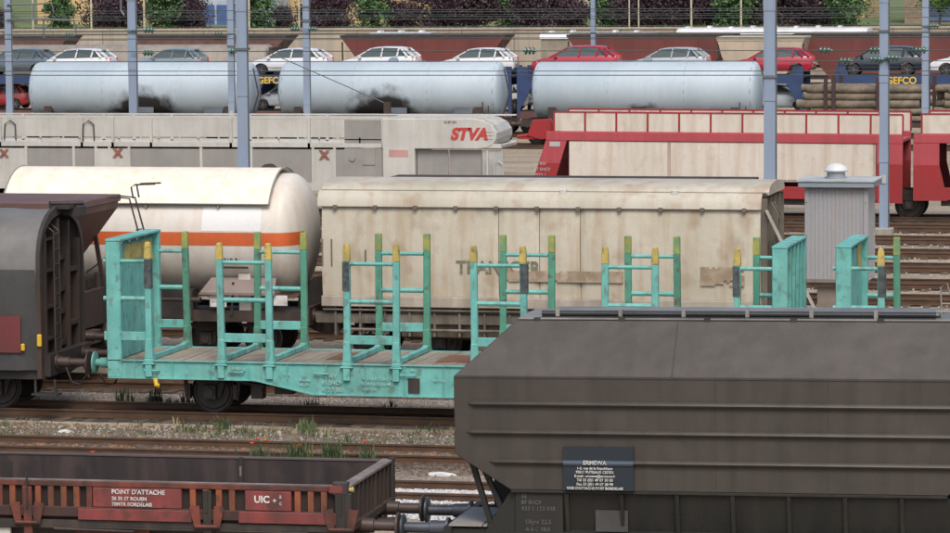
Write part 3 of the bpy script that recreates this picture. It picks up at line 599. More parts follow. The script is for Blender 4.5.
# ------------------------------------------------------------------ white tank wagon with sunshield
def white_tank():
    Y = 86.0; XR = -24.42; XL = -32.45; zc = 3.0; R = 1.5
    root = thing('tank_wagon', 'white tank wagon with cream sunshield and orange stripe around its barrel', 'tank wagon', ((XL+XR)/2, Y, 0))
    prof = []
    D = .62
    for k in range(0, 10): t = math.pi/2*k/9; prof.append((XL+D*(1-math.sin(t)), max(.01, R*math.cos(math.pi/2-t) if False else R*math.sin(math.pi/2*k/9)**.8)))
    prof = [(XL+D*(1-math.cos(math.pi/2*k/9)), max(.01, R*math.sin(math.pi/2*k/9))) for k in range(10)]
    prof += [(XR-D*(1-math.cos(math.pi/2*k/9)), max(.01, R*math.sin(math.pi/2*k/9))) for k in range(9, -1, -1)]
    MB().lathe_x(Y, zc, prof, 56).build('barrel', tankw, root, smooth=40)
    for x in (-25.45, -27.5, -29.7): pass
    # orange band on both flanks, wrapped round the heads
    def flank(z0, z1, off, y_s):
        rings = []
        for x, r in prof:
            if r < .6: continue
            r += off; row = []
            for z in (z0, (z0+z1)/2, z1):
                dz = z-zc; row.append((x+(.004 if x > Y else 0), Y+y_s*math.sqrt(max(.001, r*r-dz*dz)), z))
            rings.append(row)
        return rings
    for s_ in (-1, 1):
        MB().loft(flank(2.93-.12, 2.93+.2, .006, s_), caps=False, closed=False).build('orange_band', orange, root, smooth=40)
    MB().loft([[(x, Y-math.sqrt((R+.008)**2-(z-zc)**2), z) for z in (3.16, 3.3, 3.45, 3.6, 3.75)] for x in (-26.9, -26.2, -25.4)], caps=False, closed=False).build('repainted_patch', mat('clean_white_paint', (.74, .74, .73), (.70, .70, .69), .45, bump=.02), root, smooth=60)
    # sunshield: curved plates standing off the barrel
    xs = [(-32.05, -30.2), (-30.195, -28.35), (-28.345, -26.5), (-26.495, -25.22)]
    for a, b_ in xs:
        rings = []
        for x in (a, b_):
            Rr = R+.13; out = []; inn = []
            for k in range(25):
                t = math.radians(30+120*k/24); out.append((x+.0, Y-math.cos(t)*Rr, zc+math.sin(t)*Rr)); inn.append((x, Y-math.cos(t)*(Rr-.03), zc+math.sin(t)*(Rr-.03)))
            rings.append(out+inn[::-1])
        MB().loft(rings).build('sunshield_plate', shield, root, smooth=40)
    rim = MB(); Rr = R+.14
    for x in (-32.07, -25.2):
        rim.tube([(x, Y-math.cos(math.radians(30+120*k/24))*Rr, zc+math.sin(math.radians(30+120*k/24))*Rr) for k in range(25)], .022, 6)
    for s_ in (-1, 1): rim.tube([(-32.07, Y+s_*math.cos(math.radians(30))*Rr, zc+.5*Rr), (-25.2, Y+s_*math.cos(math.radians(30))*Rr, zc+.5*Rr)], .018, 6)
    for x in (-30.2, -28.35, -26.5):
        for s_ in (-1, 1): rim.box(x-.02, x+.02, Y+s_*1.35-.06, Y+s_*1.35+.06, 3.72, 3.78)
    rim.build('sunshield_rim', mat('rim_grey', (.30, .28, .24), None, .6), root, smooth=True)
    MB().lathe_y(-25.9, Y+.9, 4.45, [(-.02, .22), (.2, .22), (.25, .15)], 16).build('manhole', brownst, root, smooth=True)
    for x in (-31.4, -25.9):
        MB().prism_x([(Y-1.25, 2.1), (Y-1.2, 1.15), (Y+1.2, 1.15), (Y+1.25, 2.1), (Y+.8, 1.62), (Y, 1.45), (Y-.8, 1.62)], x-.15, x+.15).build('saddle', tankw, root)
    f = MB(); f.box(XL-.3, XR+.1, Y-1.32, Y-1.2, .92, 1.2); f.box(XL-.3, XR+.1, Y+1.2, Y+1.32, .92, 1.2); f.box(XL, XR, Y-.35, Y+.35, .85, 1.15); f.box(XL-.35, XL-.28, Y-1.3, Y+1.3, .85, 1.3); f.box(XR+.08, XR+.18, Y-1.3, Y+1.3, .85, 1.3)
    f.build('underframe', brownst, root)
    p = MB(); p.box(-26.95, -25.05, Y-1.55, Y-1.0, 1.60, 1.66); p.loft([[(-26.95, Y-1.55, 1.66), (-25.05, Y-1.55, 1.66), (-25.1, Y-1.2, 2.0), (-26.75, Y-1.2, 2.0)], [(-26.95, Y-1.52, 1.66), (-25.05, Y-1.52, 1.66), (-25.1, Y-1.17, 2.0), (-26.75, Y-1.17, 2.0)]])
    p.build('fender', mat('pinkish_grey_plate', (.24, .19, .17), (.18, .145, .13), .6), root)
    v = MB(); v.box(-28.2, -27.2, Y-1.35, Y-.9, 1.0, 1.7); v.tube([(-30.5, Y-1.3, 1.45), (-27, Y-1.3, 1.45)], .07, 8); v.tube([(-29.6, Y-1.4, 1.3), (-29.6, Y-1.4, 2.1)], .10, 10)
    v.lathe_y(-29.2, Y-1.5, 1.9, [(0, .17), (.05, .17)], 16)
    for x in (-31, -30, -28.9, -26.2): v.bar((x, Y-1.35, 1.1), (x+.05, Y-1.35, 1.9), .05)
    v.tube([(-29.9, Y-1.5, 2.1), (-29.4, Y-1.5, 2.45), (-29.0, Y-1.5, 2.3), (-28.8, Y-1.5, 2.45), (-28.2, Y-1.45, 2.35)], .025, 6)
    v.build('valve_gear', black, root, smooth=30)
    MB().box(-26.72, -26.3, Y-1.46, Y-1.45, 1.30, 1.55).build('notice_plate', white, root); MB().box(-25.1, -24.75, Y-1.46, Y-1.45, 1.35, 1.60).build('notice_plate', white, root)
    lettering('tank_lettering', [(.16, 'P 218 R')], -26.5, Y-1.415, 2.50, .16, darkst, root)
    MB().box(-26.48, -25.75, Y-1.40, Y-1.385, 2.24, 2.29).build('lettering_bar', darkst, root)
    for x in (-31.3, -29.9, -27.0+.0, -25.6): wheelset(root, x, Y)
    buffers(root, XR+.18, Y, 1, bufbrown); buffers(root, XL-.35, Y, -1, bufbrown)
white_tank()

# ------------------------------------------------------------------ beige long roofed wagon
def beige_wagon():
    Y = 86.0; XL, XR = -24.05+.2, -13.0; 
    root = thing('hopper_wagon', 'long beige weathered hopper wagon with rounded roof and faded lettering', 'freight wagon', ((XL+XR)/2, Y, 0))
    # bowed side wall (bottom leans outward), a panel at a time with small dents
    yb = lambda z: Y-1.44-.06*math.sin(max(0, min(1, (z-1.6)/2.2))*math.pi)
    cuts = [XL, -19.45, -18.45, -17.45, XR-.12]; npan = 4
    for s_ in (-1, 1):
        for k in range(npan):
            a = cuts[k]; b_ = cuts[k+1]-(.014 if k < 3 else 0); rings = []
            nx = 8 if k in (1, 2) else 30
            for i in range(nx+1):
                x = a+(b_-a)*i/nx; row = []
                for z in (1.62, 1.9, 2.3, 2.8, 3.3, 3.8):
                    row.append((x, Y+s_*(Y-yb(z)+.010*math.sin(x*2.1+z*2)*math.sin(x*.7+z)-(.03 if (i in (0, nx) and 0 < x+19.6 < 2.4) else 0)), z))
                rings.append(row)
            o = MB().loft(rings, caps=False, closed=False).build('side_panel', beige, root, smooth=60)
    MB().box(XL+.02, XR-.14, Y-1.40, Y+1.40, 1.6, 4.0).build('inner_shell', beigelow, root)
    for s_ in (-1, 1):
        MB().box(XL-.03, XR-.1, *sorted((Y+s_*1.40, Y+s_*1.50)), 1.36, 1.615).build('lower_rail', mat('grimy_beige_rail', (.40, .365, .31), (.30, .265, .22), .7, dirt=(.2, .15, .11), dirt_amt=.6), root, bevel=.015)
        # curved eave strip
        P = [(1.50, 3.80), (1.47, 3.95), (1.40, 4.08), (1.30, 4.17), (1.26, 4.13), (1.36, 4.05), (1.42, 3.93), (1.45, 3.80)]
        MB().prism_x([(Y+s_*a, b_) for a, b_ in P], XL-.1, XR-.1).build('eave', beigetop, root, smooth=40)
        h = MB()
        for k in range(11): x = XL+.35+k*1.0; h.box(x-.05, x+.05, *sorted((Y+s_*1.50, Y+s_*1.545)), 3.74, 3.83)
        h.box(XL, XR-.12, *sorted((Y+s_*1.497, Y+s_*1.515)), 3.785, 3.80)
        h.build('hinge', mat('hinge_steel', (.16, .125, .10), None, .6), root)
        for x in (-24.05+.45, ) : pass
        d = MB()
        for x in (XL+.1, XL+.62+.0): pass
        d.bar((XL+.25, Y+s_*1.512, 2.35), (XL+.25, Y+s_*1.512, 3.0), .03); d.bar((XL+.02, Y+s_*1.512, 2.35), (XL+.02, Y+s_*1.512, 3.0), .03); d.bar((XL+1.1, Y+s_*1.52, 2.4), (XL+1.1, Y+s_*1.52, 2.75), .03)
        d.build('door_edge', beigelow, root)
    P = [(Y-1.22, 4.12)]+[(Y-1.24*math.cos(math.pi*k/16), 4.19+.22*math.sin(math.pi*k/16)) for k in range(17)]+[(Y+1.22, 4.12)]
    MB().prism_x(P, XL-.06, XR+.05).build('roof', beigetop, root, smooth=40)
    MB().box(XL, XR, Y-1.27, Y-1.245, 4.08, 4.165).build('roof_gap_shade', darkst, root)  # dark strip put in as the shade of the gap between roof and eave
    lh = MB()
    for x in (-17.9, -15.2): lh.box(x-.08, x+.08, Y-1.36, Y-1.24, 4.10, 4.24)
    lh.build('roof_latch', white, root, bevel=.02)
    # lower hoppers with ribs
    for s_ in (-1, 1):
        MB().prism_x([(Y+s_*1.38, 1.36), (Y+s_*1.2, .62), (Y+s_*.3, .45), (Y+s_*.3, 1.36)], XL+1.9, XR-1.9).build('lower_hopper', beigelow, root)
    r = MB(); x = XL+.3
    while x < XR-.3:
        r.prism_y([(x-.025, 1.36), (x+.025, 1.36), (x+.025, .65), (x-.025, .65)], Y-1.42, Y-1.1); x += .62
    r.box(XL-.2, XR+.85, Y-1.38, Y-1.28, .95, 1.18); r.box(XL-.2, XR+.85, Y+1.28, Y+1.38, .95, 1.18); r.box(XL, XR+.8, Y-.35, Y+.35, .85, 1.1); r.box(XR+.75, XR+.87, Y-1.35, Y+1.35, .9, 1.2)
    r.tube([(XL, Y-1.45, 1.28), (XR, Y-1.45, 1.28)], .025, 6); r.tube([(XL+.5, Y-1.42, .8), (XR-.5, Y-1.42, .8)], .04, 6)
    r.build('underframe', beigelow, root)
    # end: dark recess, posts, brace, ladder
    e = MB()
    for y in (-1.3, -.6, .1, .8, 1.3): e.box(XR-.14, XR+.02, Y+y-.04, Y+y+.04, 1.4, 4.05)
    for z in (1.7, 2.3, 2.9, 3.5): e.box(XR-.14, XR-.04, Y-1.3, Y+1.3, z, z+.08)
    e.build('end_frame', beigelow, root)
    MB().bar((XR+.0, Y-1.35, 3.78), (XR+1.25, Y-1.35, 1.25), .10, .06).build('end_brace', mat('pale_brace_paint', (.42, .39, .34), (.3, .27, .22), .6), root)
    l = MB()
    for dy in (.25, .6): l.tube([(XR+.1, Y-1.45+dy, 1.3), (XR+.25, Y-1.45+dy, 3.7), (XR+.1, Y-1.45+dy, 3.95)], .02, 6)
    for k in range(7): l.tube([(XR+.12+.02*k, Y-1.2, 1.6+.33*k), (XR+.12+.02*k, Y-.85, 1.6+.33*k)], .014, 5)
    l.build('ladder', beigelow, root)
    # faded lettering and worn patches (paint on the side)
    yy = Y-1.512
    lettering('faded_lettering', [(.42, 'TRANSCER')], -20.5, yy+.005, 2.52, .42, ghost, root, thick=.002, bold=.01)
    rp = random.Random(5)
    for x0, x1, z0, z1, pr in ((-19.35, -16.35, 2.02, 2.30, .8), (-14.55, -13.45, 1.98, 2.45, .85)):
        pc = MB(); nx_ = int((x1-x0)/.07); nz_ = int((z1-z0)/.045)
        for i in range(nx_):
            for k in range(nz_):
                from mathutils import noise as mn
                v_ = mn.noise(Vector((i*.22, k*.35, x0)))*.9+rp.uniform(-.25, .25)
                if v_ > pr*-.55+(.25 if k in (0, nz_-1) else 0): pc.box(x0+i*.07, x0+i*.07+.0702, yy-.004, yy+.01, z0+k*.045, z0+k*.045+.0452)
        o_ = pc.build('worn_patch', fade, root); o_['kind'] = 'stuff'
    for x in (XL+1.0, XL+2.8, XR-2.8, XR-1.0): wheelset(root, x, Y)
    buffers(root, XR+.87, Y, 1, bufbrown)
    MB().disc_y(XL-.35, Y+.2, 1.25, .72, .3, 28).build('gap_dark_disc', black, root, smooth=40)  # black disc added for a dark arch, darkens the gap between the wagons
    # grime text rows on the lower hopper
    lettering('faded_lettering', ['87 SNCF', '933 2 018'], -23.0, Y-1.43, 1.10, .20, greylet, root)
beige_wagon()

def dark_roof_hopper():
    Y = 92.0; XL, XR = -24.2, -14.6
    root = thing('hopper_wagon', 'dark brown hopper wagon of which only the flat roof edge shows above the beige wagon', 'freight wagon', ((XL+XR)/2, Y, 0))
    MB().prism_y([(XL, 3.85), (XR, 3.85), (XR-1.3, 1.9), (XL+1.3, 1.9)], Y-1.45, Y+1.45).build('hopper_body', brownred, root)
    MB().box(XL-.05, XR+.05, Y-1.5, Y+1.5, 3.853, 4.0).build('roof', brownst, root, bevel=.02)
    u = MB(); u.box(XL, XR, Y-1.3, Y-1.2, .85, 1.15); u.box(XL, XR, Y+1.2, Y+1.3, .85, 1.15); u.box(XL+1.5, XR-1.5, Y-.7, Y+.7, .9, 1.9)
    u.bar((XR-.2, Y-1.3, 1.1), (XR-.6, Y-1.3, 3.2), .09); u.bar((XL+.2, Y-1.3, 1.1), (XL+.6, Y-1.3, 3.2), .09); u.build('underframe', brownst, root)
    for x in (XL+1, XL+2.8, XR-2.8, XR-1): wheelset(root, x, Y)
dark_roof_hopper()

# ------------------------------------------------------------------ grey ribbed hut
def hut():
    X0, X1, Y0, Y1 = -13.84, -12.17, 97.0, 98.5
    root = thing('equipment_hut', 'grey ribbed metal hut with flat blue grey roof and domed white vent', 'equipment hut', ((X0+X1)/2, (Y0+Y1)/2, 0))
    b = MB()
    # ribbed sheet: front and right side
    def ribs(pa, pb, nrm):
        pa = Vector(pa); pb = Vector(pb); n = int((pb-pa).length/.105); d = (pb-pa)/n; nv = Vector(nrm); P = []
        for i in range(n):
            q = pa+d*i; P += [q, q+d*.35, q+d*.45+nv*.014, q+d*.9+nv*.014]
        P.append(pb); return P
    loop = ribs((X0, Y0, 0), (X1, Y0, 0), (0, -1, 0)); loop2 = ribs((X1, Y0, 0), (X1, Y1, 0), (1, 0, 0))
    for L_ in (loop, loop2): b.loft([[(p.x, p.y, z) for p in L_] for z in (.96, 3.5)], caps=False, closed=False)
    b.box(X0+.01, X1-.01, Y0+.01, Y1, .96, 3.5)
    b.build('wall', hutm, root)
    for q in ((X0-.01, X0+.09, Y0-.035, Y0+.06), (X1-.09, X1+.035, Y0-.035, Y0+.06), (X1-.03, X1+.035, Y1-.08, Y1)): MB().box(*q, .94, 3.5).build('corner_trim', hutm, root, bevel=.01)
    for z in (1.3, 2.2, 3.1):
        for x in (X0+.04, X1-.03): MB().disc_y(x, Y0-.04, z, .018, .02, 8).build('bolt', mastb, root)
    MB().box(X0-.0, X1+.02, Y0-.045, Y0-.02, .93, 1.02).build('base_trim', mat('grimy_base_trim', (.20, .17, .14), (.13, .11, .09), .8), root)
    r = MB(); r.box(X0-.17, X1+.2, Y0-.2, Y1+.2, 3.50, 3.66); r.build('roof_fascia', hutroof, root, bevel=.02)
    MB().box(X0-.2, X1+.23, Y0-.23, Y1+.23, 3.662, 3.70).build('roof', mat('pale_roof_sheet', (.45, .47, .47), (.34, .35, .34), .5, scale=2), root)
    v = MB(); xc = (X0+X1)/2-.10; yc = Y0+.75; zc = 3.7
    v.loft([[(xc+r_*math.cos(2*math.pi*k/24), yc+r_*math.sin(2*math.pi*k/24), zc+z) for k in range(24)] for z, r_ in ((0.0, .30), (.04, .30), (.05, .25), (.2, .25))])
    vo = v.build('vent', hutroof, root, smooth=40)
    v = MB(); v.loft([[(xc+r_*math.cos(2*math.pi*k/24), yc+r_*math.sin(2*math.pi*k/24), zc+z) for k in range(24)] for z, r_ in ((.18, .30), (.22, .33), (.24, .32), (.30, .29), (.36, .22), (.40, .12), (.41, .01))]); v.build('vent_cap', ventw, vo, smooth=60)
    f = MB(); f.box(X0+.1, X1-.1, Y0+.1, Y1-.1, .80, .955); f.box(X0+.3, X1-.3, Y0+.2, Y1-.3, GZ, .80); f.build('plinth', mat('stained_plinth', (.24, .20, .17), (.15, .12, .10), .9), root)
    MB().box(X1-.55, X1-.1, Y0-.035, Y0-.03, 1.0, 1.12).build('notice_plate', greyp, root)
hut()

# ------------------------------------------------------------------ dark hopper, near right
HZ = .03
def big_hopper():
    Y = 55.15; Yn = 53.72; Yf = 56.58; XL, XR = -13.08, -4.85
    root = thing('hopper_wagon', 'large dark grey brown hopper wagon with three long ribs in the right foreground', 'freight wagon', ((XL+XR)/2, Y, 0))
    zb, zlo, zbr, zr = 1.76, 2.30, 3.50, 4.30
    rY = Yn+.72; rYf = Yf-.72; xr0 = -12.22; xr1 = XR-.45; xb0 = -12.22; xb1 = XR-.72
    V = [(xb0, Yn, zb), (xb1, Yn, zb), (XR, Yn, zlo), (XR, Yn, zbr), (XL, Yn, zbr), (XL, Yn, zlo), (xr0, rY, zr), (xr1, rY, zr)]
    V2 = [(x, 2*Y-y, z) for x, y, z in V]
    fs = [(0, 1, 2, 3, 4, 5), (4, 3, 7, 6)]
    n = 8; b = MB(); b.add(V+V2, fs+[tuple(i+8 for i in reversed(f)) for f in fs]+[(4, 6, 14, 12), (3, 11, 15, 7), (6, 7, 15, 14), (4, 12, 13, 5), (5, 13, 8, 0), (0, 8, 9, 1), (1, 9, 10, 2), (2, 10, 11, 3)])
    b.build('body_shell', hopg, root, bevel=.012)
    # seams of the plating
    for x in (-9.05, -7.35): MB().box(x-.006, x+.006, Yn-.004, Yn-.001, zb+.02, zbr-.02).build('seam', mat('seam_paint', (.042, .034, .030), None, .6), root)
    MB().loft([[(-9.72, Yn-.002, zbr+.02), (-9.72, rY-.002, zr)], [(-9.70, Yn-.004, zbr+.02), (-9.70, rY-.004, zr)]], caps=False, closed=False).build('seam', MATS['seam_paint'], root)
    # slanted side plates slightly proud, with a lap at x=-9.6
    for z, xa in ((3.08, -12.88), (2.64, -12.9), (2.19, -12.55)):
        P = [(Yn-.0, z+.05), (Yn-.04, z+.042), (Yn-.065, z+.005), (Yn-.045, z-.035), (Yn, z-.045)]
        m_ = MB(); m_.loft([[(xa, Yn-.002, z)]*5, [(xa+.12, y, zz) for y, zz in P], [(XR-.2, y, zz) for y, zz in P], [(XR-.1, Yn-.002, z)]*5])
        m_.build('rib', hopg, root, smooth=50)
    MB().box(XL+.02, XR-.02, Yn-.012, Yn+.02, zbr-.018, zbr+.012).build('edge_fold', hopg, root)
    MB().box(xb0, xb1, Yn+.004, Yn+.03, zb-.05, zb+.0).build('bottom_lip', hopdark, root, bevel=.01)
    # roof
    MB().box(xr0+.02, xr1-.02, rY-.01, rYf+.01, zr+.002, zr+.03).build('roof', hoproof, root, bevel=.01)
    MB().box(xr0+.45, xr1-.45, rY+.28, rYf-.28, zr+.032, zr+.10).build('roof_hatch', hoproof, root, bevel=.03)
    t = MB(); x0_, x1_ = -12.0+.15, -5.80
    t.tube([(x0_, rY+.16, zr+.09), (x1_, rY+.16, zr+.09)], .045, 10)
    t.box(x0_, x1_, rY+.10, rY+.26, zr+.031, zr+.05)
    t.build('hatch_rod', mat('black_rod_steel', (.04, .042, .045), None, .4, .3), root, smooth=30)
    c = MB(); x = x0_+.25
    while x < x1_: c.box(x-.03, x+.03, rY+.10, rY+.22, zr+.03, zr+.15); x += 1.02 if False else .98
    c.build('rod_clamp', steelgrey, root)
    k_ = MB(); x = -12.0+.1
    while x < xr1: k_.box(x-.05, x+.05, rY-.018, rY+.07, zr-.03, zr+.035); x += 1.32
    k_.build('roof_clip', darkst, root)
    h = MB()
    for x in (-5.72, -5.5): h.tube([(x, rY+.3, zr+.03), (x-.02, rY+.3, zr+.50), (x+.08, rY+.3, zr+.56), (x+.12, rY+.3, zr+.4)], .014, 6)
    h.tube([(-5.8, rY+.2, zr+.14), (-4.9, rY+.2, zr+.13)], .014, 6); h.tube([(-5.72, rY+.3, zr+.25), (-5.5, rY+.3, zr+.25)], .012, 6); h.build('grab_rail', steelgrey, root)
    # lower dark chutes with stiffeners
    MB().prism_x([(Yn+.06, zb-.051), (Yn+.22, .95), (Yf-.22, .95), (Yf-.06, zb-.051)], -12.0, -5.4).build('lower_hopper', hopdark, root)
    r = MB(); x = -11.35
    while x < -5.3: r.prism_x([(Yn+.05, zb-.052), (Yn-.0, zb-.052), (Yn+.14, .93), (Yn+.22, .93)], x-.03, x+.03); x += 1.18*.72
    r.box(-12.4, -5.2, Yn+.06, Yn+.2, .92, 1.10)
    r.prism_y([(-12.25, zb-.055), (-11.6, zb-.055), (-11.6, .95), (-12.65, .95), (-12.62, 1.12)], Yn+.1, Yn+.13)
    r.build('stiffener', hopdark, root)
    MB().box(-10.92, -10.42, Yn+.09, Yn+.12, 1.12, 1.45).build('data_plate', mat('grey_data_plate', (.06, .06, .06), None, .6), root)
    MB().box(-12.15, -11.42, Yn+.05, Yn+.10, 1.0, 1.70).build('lettering_board', hopdark, root)
    lettering('stencil_lettering', [(.085, '33'), (.085, '87 SNCF'), (.09, '933 5 123 038')], -12.06, Yn+.048, 1.69, .1, greylet, root, gap=1.12)
    lettering('stencil_lettering', [(.095, 'Ulgns 22.5'), (.085, 'A B C 58,5')], -12.0, Yn+.048, 1.30, .12, greylet, root)
    # sign panel across the lowest rib
    MB().box(-11.38, -10.30, Yn-.062, Yn-.004, 1.775, 2.44).build('sign_panel', panelm, root)
    MB().prism_x([(Yn-.062, 2.235), (Yn-.085, 2.225), (Yn-.095, 2.19), (Yn-.085, 2.16), (Yn-.062, 2.15)], -11.38, -10.30).build('sign_rib', mat('panel_blue_rib', (.05, .075, .11), (.04, .06, .09), .5), root)
    lettering('sign_lettering', [(.088, 'ERMEWA'), (.054, '1-3, rue de la République'), (.055, '92817 PUTEAUX CEDEX'), (.054, 'E-mail : ermewa@ermewa.fr'), (.058, 'Tél 33 (0)1 49 07 30 00'), (.058, 'Fax 33 (0)1 49 07 30 99'), (.054, "VOIE D'ATTACHE PORT BORDELAIS")],
              -10.89, Yn-.10, 2.24, .06, white, root, gap=1.10, bold=.0012, align='CENTER')
    # frame, diagonal posts, end platform
    for a, b_ in (((-12.90, 2.28), (-12.58, 1.20)), ((-12.68, 2.06), (-12.30, 1.20))):
        MB().bar((a[0], Yn+.25, a[1]), (b_[0], Yn+.25, b_[1]), .10, .08).build('end_post', hopdark, root)
    MB().bar((-12.72, Yf-.2, 2.2), (-12.55, Yf-.2, 1.2), .1, .1).build('end_post', hopdark, root)
    f = MB(); f.box(-13.25, XR, Y-1.25, Y-1.1, .85, 1.12); f.box(-13.25, XR, Y+1.1, Y+1.25, .85, 1.12); f.box(-13.3, -13.18, Y-1.3, Y+1.3, .86, 1.15); f.box(-13, XR, Y-.35, Y+.35, .8, 1.1); f.box(-12.95, -12.3, Yf-.5, Yf-.4, 1.15, 1.9) 
    f.build('underframe', hopdark, root)
    p = MB(); p.box(-13.22, -12.7, Y-1.3, Y+.45, 1.16, 1.19)
    for k in range(4): p.box(-12.68+.09*k, -12.62+.09*k, Y-1.3, Y+.45, 1.16, 1.185)
    p.build('end_platform', steelgrey, root)
    for x in (-11.9, -10.1, -7.8, -6.0): wheelset(root, x, Y)
    buffers(root, -13.3, Y, -1, bufblue, L=.75, disc=.21); coupling(root, -13.3, Y, -1)
    root.rotation_euler = (0, -.007, HZ)
big_hopper()

# ------------------------------------------------------------------ red brown open wagon, near left
def open_wagon():
    Y = 55.05; Yn = 53.62; Yf = 56.48; XR = -14.80; XL = -27.0
    root = thing('open_wagon', 'rusty red open wagon with low dark inner walls in the left foreground', 'freight wagon', (XR-2, Y, 0))
    zt = 1.74; zf = 1.02
    MB().box(XL, XR, Yn+.1, Yf-.1, zf, zf+.06).build('floor', opendark, root)
    # near side: board, top rail, lower rail, stanchions, sign panels
    MB().box(XL, XR-.02, Yn+.06, Yn+.10, zf, zt-.02).build('side_board', mat('near_black_side_board', (.014, .010, .010), (.026, .017, .015), .8), root)  # near-black board, keeps the gaps between the stanchions black
    MB().box(XL, XR, Yn-.02, Yn+.10, zt-.09, zt-.001).build('top_rail', openred, root, bevel=.012)
    MB().box(XL, XR, Yn+.0, Yn+.09, zt, zt+.012).build('top_edge', opentop, root)
    MB().box(XL, XR, Yn-.03, Yn+.06, 1.17, 1.33).build('lower_rail', mat('grimy_lower_rail_paint', (.075, .028, .022), (.035, .02, .017), .75, scale=1.3, dirt=(.03, .02, .017), dirt_amt=.7, spots=(.15, .04, .03), spot_amt=.6, spot_scale=1.5), root, bevel=.012)
    x = XL+.1; k = 0
    orng = mat('rust_orange_paint', (.26, .072, .028), (.14, .045, .024), .75, scale=2, dirt=(.05, .028, .02), dirt_amt=.7, spots=(.03, .02, .018), spot_amt=.6, spot_scale=4)
    while x < XR-.2:
        if not (-18.85 < x < -17.42 or -16.45 < x < -15.60):
            dk_ = (k % 7) in (3,)
            MB().prism_y([(x-.045, 1.33), (x-.045, zt-.09), (x+.045, zt-.09), (x+.045, 1.33)], Yn-.015, Yn+.06).build('stanchion', openred if dk_ else orng, root)
        x += .21; k += 1
    a = MB().box(-18.86, -17.42, Yn-.028, Yn+.055, 1.335, zt-.095).build('sign_panel', openpanel, root, bevel=.01)
    lettering('sign_lettering', [(.100, "POINT D'ATTACHE"), (.078, '28 35 ST ROUEN'), (.078, '70MTR BORDELAIS')], -18.55, Yn-.029, zt-.115, .1, white, root, gap=1.15, bold=.0015)
    MB().box(-16.40, -15.66, Yn-.028, Yn+.055, 1.335, zt-.095).build('sign_panel', openpanel, root, bevel=.01)
    lettering('sign_lettering', [(.15, 'UIC')], -16.25, Yn-.029, zt-.165, .15, white, root, bold=.004); lettering('sign_lettering', [(.13, '+')], -15.96, Yn-.029, zt-.19, .13, white, root)
    lettering('sign_lettering', [(.10, 'a'), (.10, 'c')], -15.85, Yn-.029, zt-.13, .1, white, root, gap=1.05)
    MB().box(-19.1, -17.25, Yn-.05, Yn-.031, 1.13, 1.31).build('red_plate', openpanel, root, bevel=.008); MB().box(-16.5, -14.95, Yn-.05, Yn-.031, 1.14, 1.32).build('red_plate', openpanel, root, bevel=.008)
    # heavy posts with latches
    for x in (-19.92, -17.0, -14.86):
        MB().box(x-.07, x+.07, Yn-.06, Yn-.021, .86, zt-.1).build('side_post', black if x != -19.92 else openred, root, bevel=.01)
        l = MB(); l.prism_y([(x-.28, 1.38), (x-.12, 1.40), (x-.10, 1.12), (x-.2, 1.05)], Yn-.08, Yn-.062); l.prism_y([(x+.28, 1.38), (x+.12, 1.40), (x+.10, 1.12), (x+.2, 1.05)], Yn-.08, Yn-.062); l.tube([(x-.18, Yn-.1, 1.08), (x+.18, Yn-.1, 1.08)], .03, 6); l.build('latch', openred, root)
        MB().bar((x, Yn-.07, zt+.12) if x == -19.92 else (x, Yn-.07, zt-.1), (x, Yn-.07, 1.3), .025).build('latch_rod', black, root)
    # underside sole bar etc
    u = MB(); u.box(XL, XR-.1, Yn+.25, Yn+.35, .72, 1.0); u.box(XL, XR-.1, Yf-.35, Yf-.25, .72, 1.0); u.box(XL, XR-.1, Y-.35, Y+.35, .7, 1.0); u.box(XL, XR, Yn-.01, Yn+.02, 1.02, 1.12)
    u.tube([(XL, Yn+.02, 1.0), (XR-.6, Yn+.02, 1.0)], .03, 6); u.box(XR-.10, XR+.02, Yn+.1, Yf-.1, .80, 1.25); u.tube([(-19.5, Yn-.03, .98), (-18.2, Yn-.03, .96)], .02, 6)
    u.build('underframe', darkst, root)
    MB().box(-19.2, -18.0, Yn+.15, Yn+.2, .82, 1.05).build('red_box', openpanel, root); MB().box(-20.6, -20.25, Yn+.05, Yn+.12, .80, 1.02).build('data_plate', whitep, root)
    # far side
    MB().box(XL, -17.22, Yf-.1, Yf-.04, zf, zt).build('far_board', opendark, root)
    MB().box(-17.20, XR-.02, Yf-.1, Yf-.04, zf, zt-.005).build('far_board', opendark, root)
    MB().box(XL, XR, Yf-.115, Yf+.02, zt+.001, zt+.025).build('far_top_edge', mat('brown_grey_edge', (.10, .075, .07), None, .6), root)
    MB().box(-17.24, -17.18, Yf-.14, Yf-.101, zf, zt+.03).build('divider_post', darkst, root); MB().box(-17.235, -17.20, Yf-.145, Yf-.141, zt-.28, zt-.12).build('divider_mark', opentop, root)
    v = MB(); v.box(-21.3, -21.12, Yf-.108, Yf-.101, 1.35, 1.62); v.build('vent_grille', black, root)
    # end flap at the right
    MB().box(XR-.06, XR+.0, Yn+.1, Yf-.1, zf+.05, zt-.03).build('end_flap', opendark, root)
    MB().box(XR-.08, XR+.10, Yn+.02, Yf+.02, zt-.02, zt+.035).build('end_top_rail', opentop, root, bevel=.01)
    e = MB()
    for i in range(9): y = Yn+.28+i*.29; e.box(XR+.001, XR+.09, y-.03, y+.03, 1.15, zt-.022)
    e.box(XR+.001, XR+.14, Yn+.1, Yf-.1, 1.06, 1.16); e.build('end_rib', brownst, root)
    c = MB(); c.box(XR-.16, XR+.10, Yn-.05, Yn+.16, 1.0, zt-.1); c.box(XR-.2, XR+.05, Yn-.06, Yn+.1, zt-.13, zt+.07); c.build('corner_post', darkst, root, bevel=.015)
    MB().box(XR-.26, XR-.02, Yn-.065, Yn+.02, zt-.11, zt+.03).build('corner_latch', openpanel, root, bevel=.02)
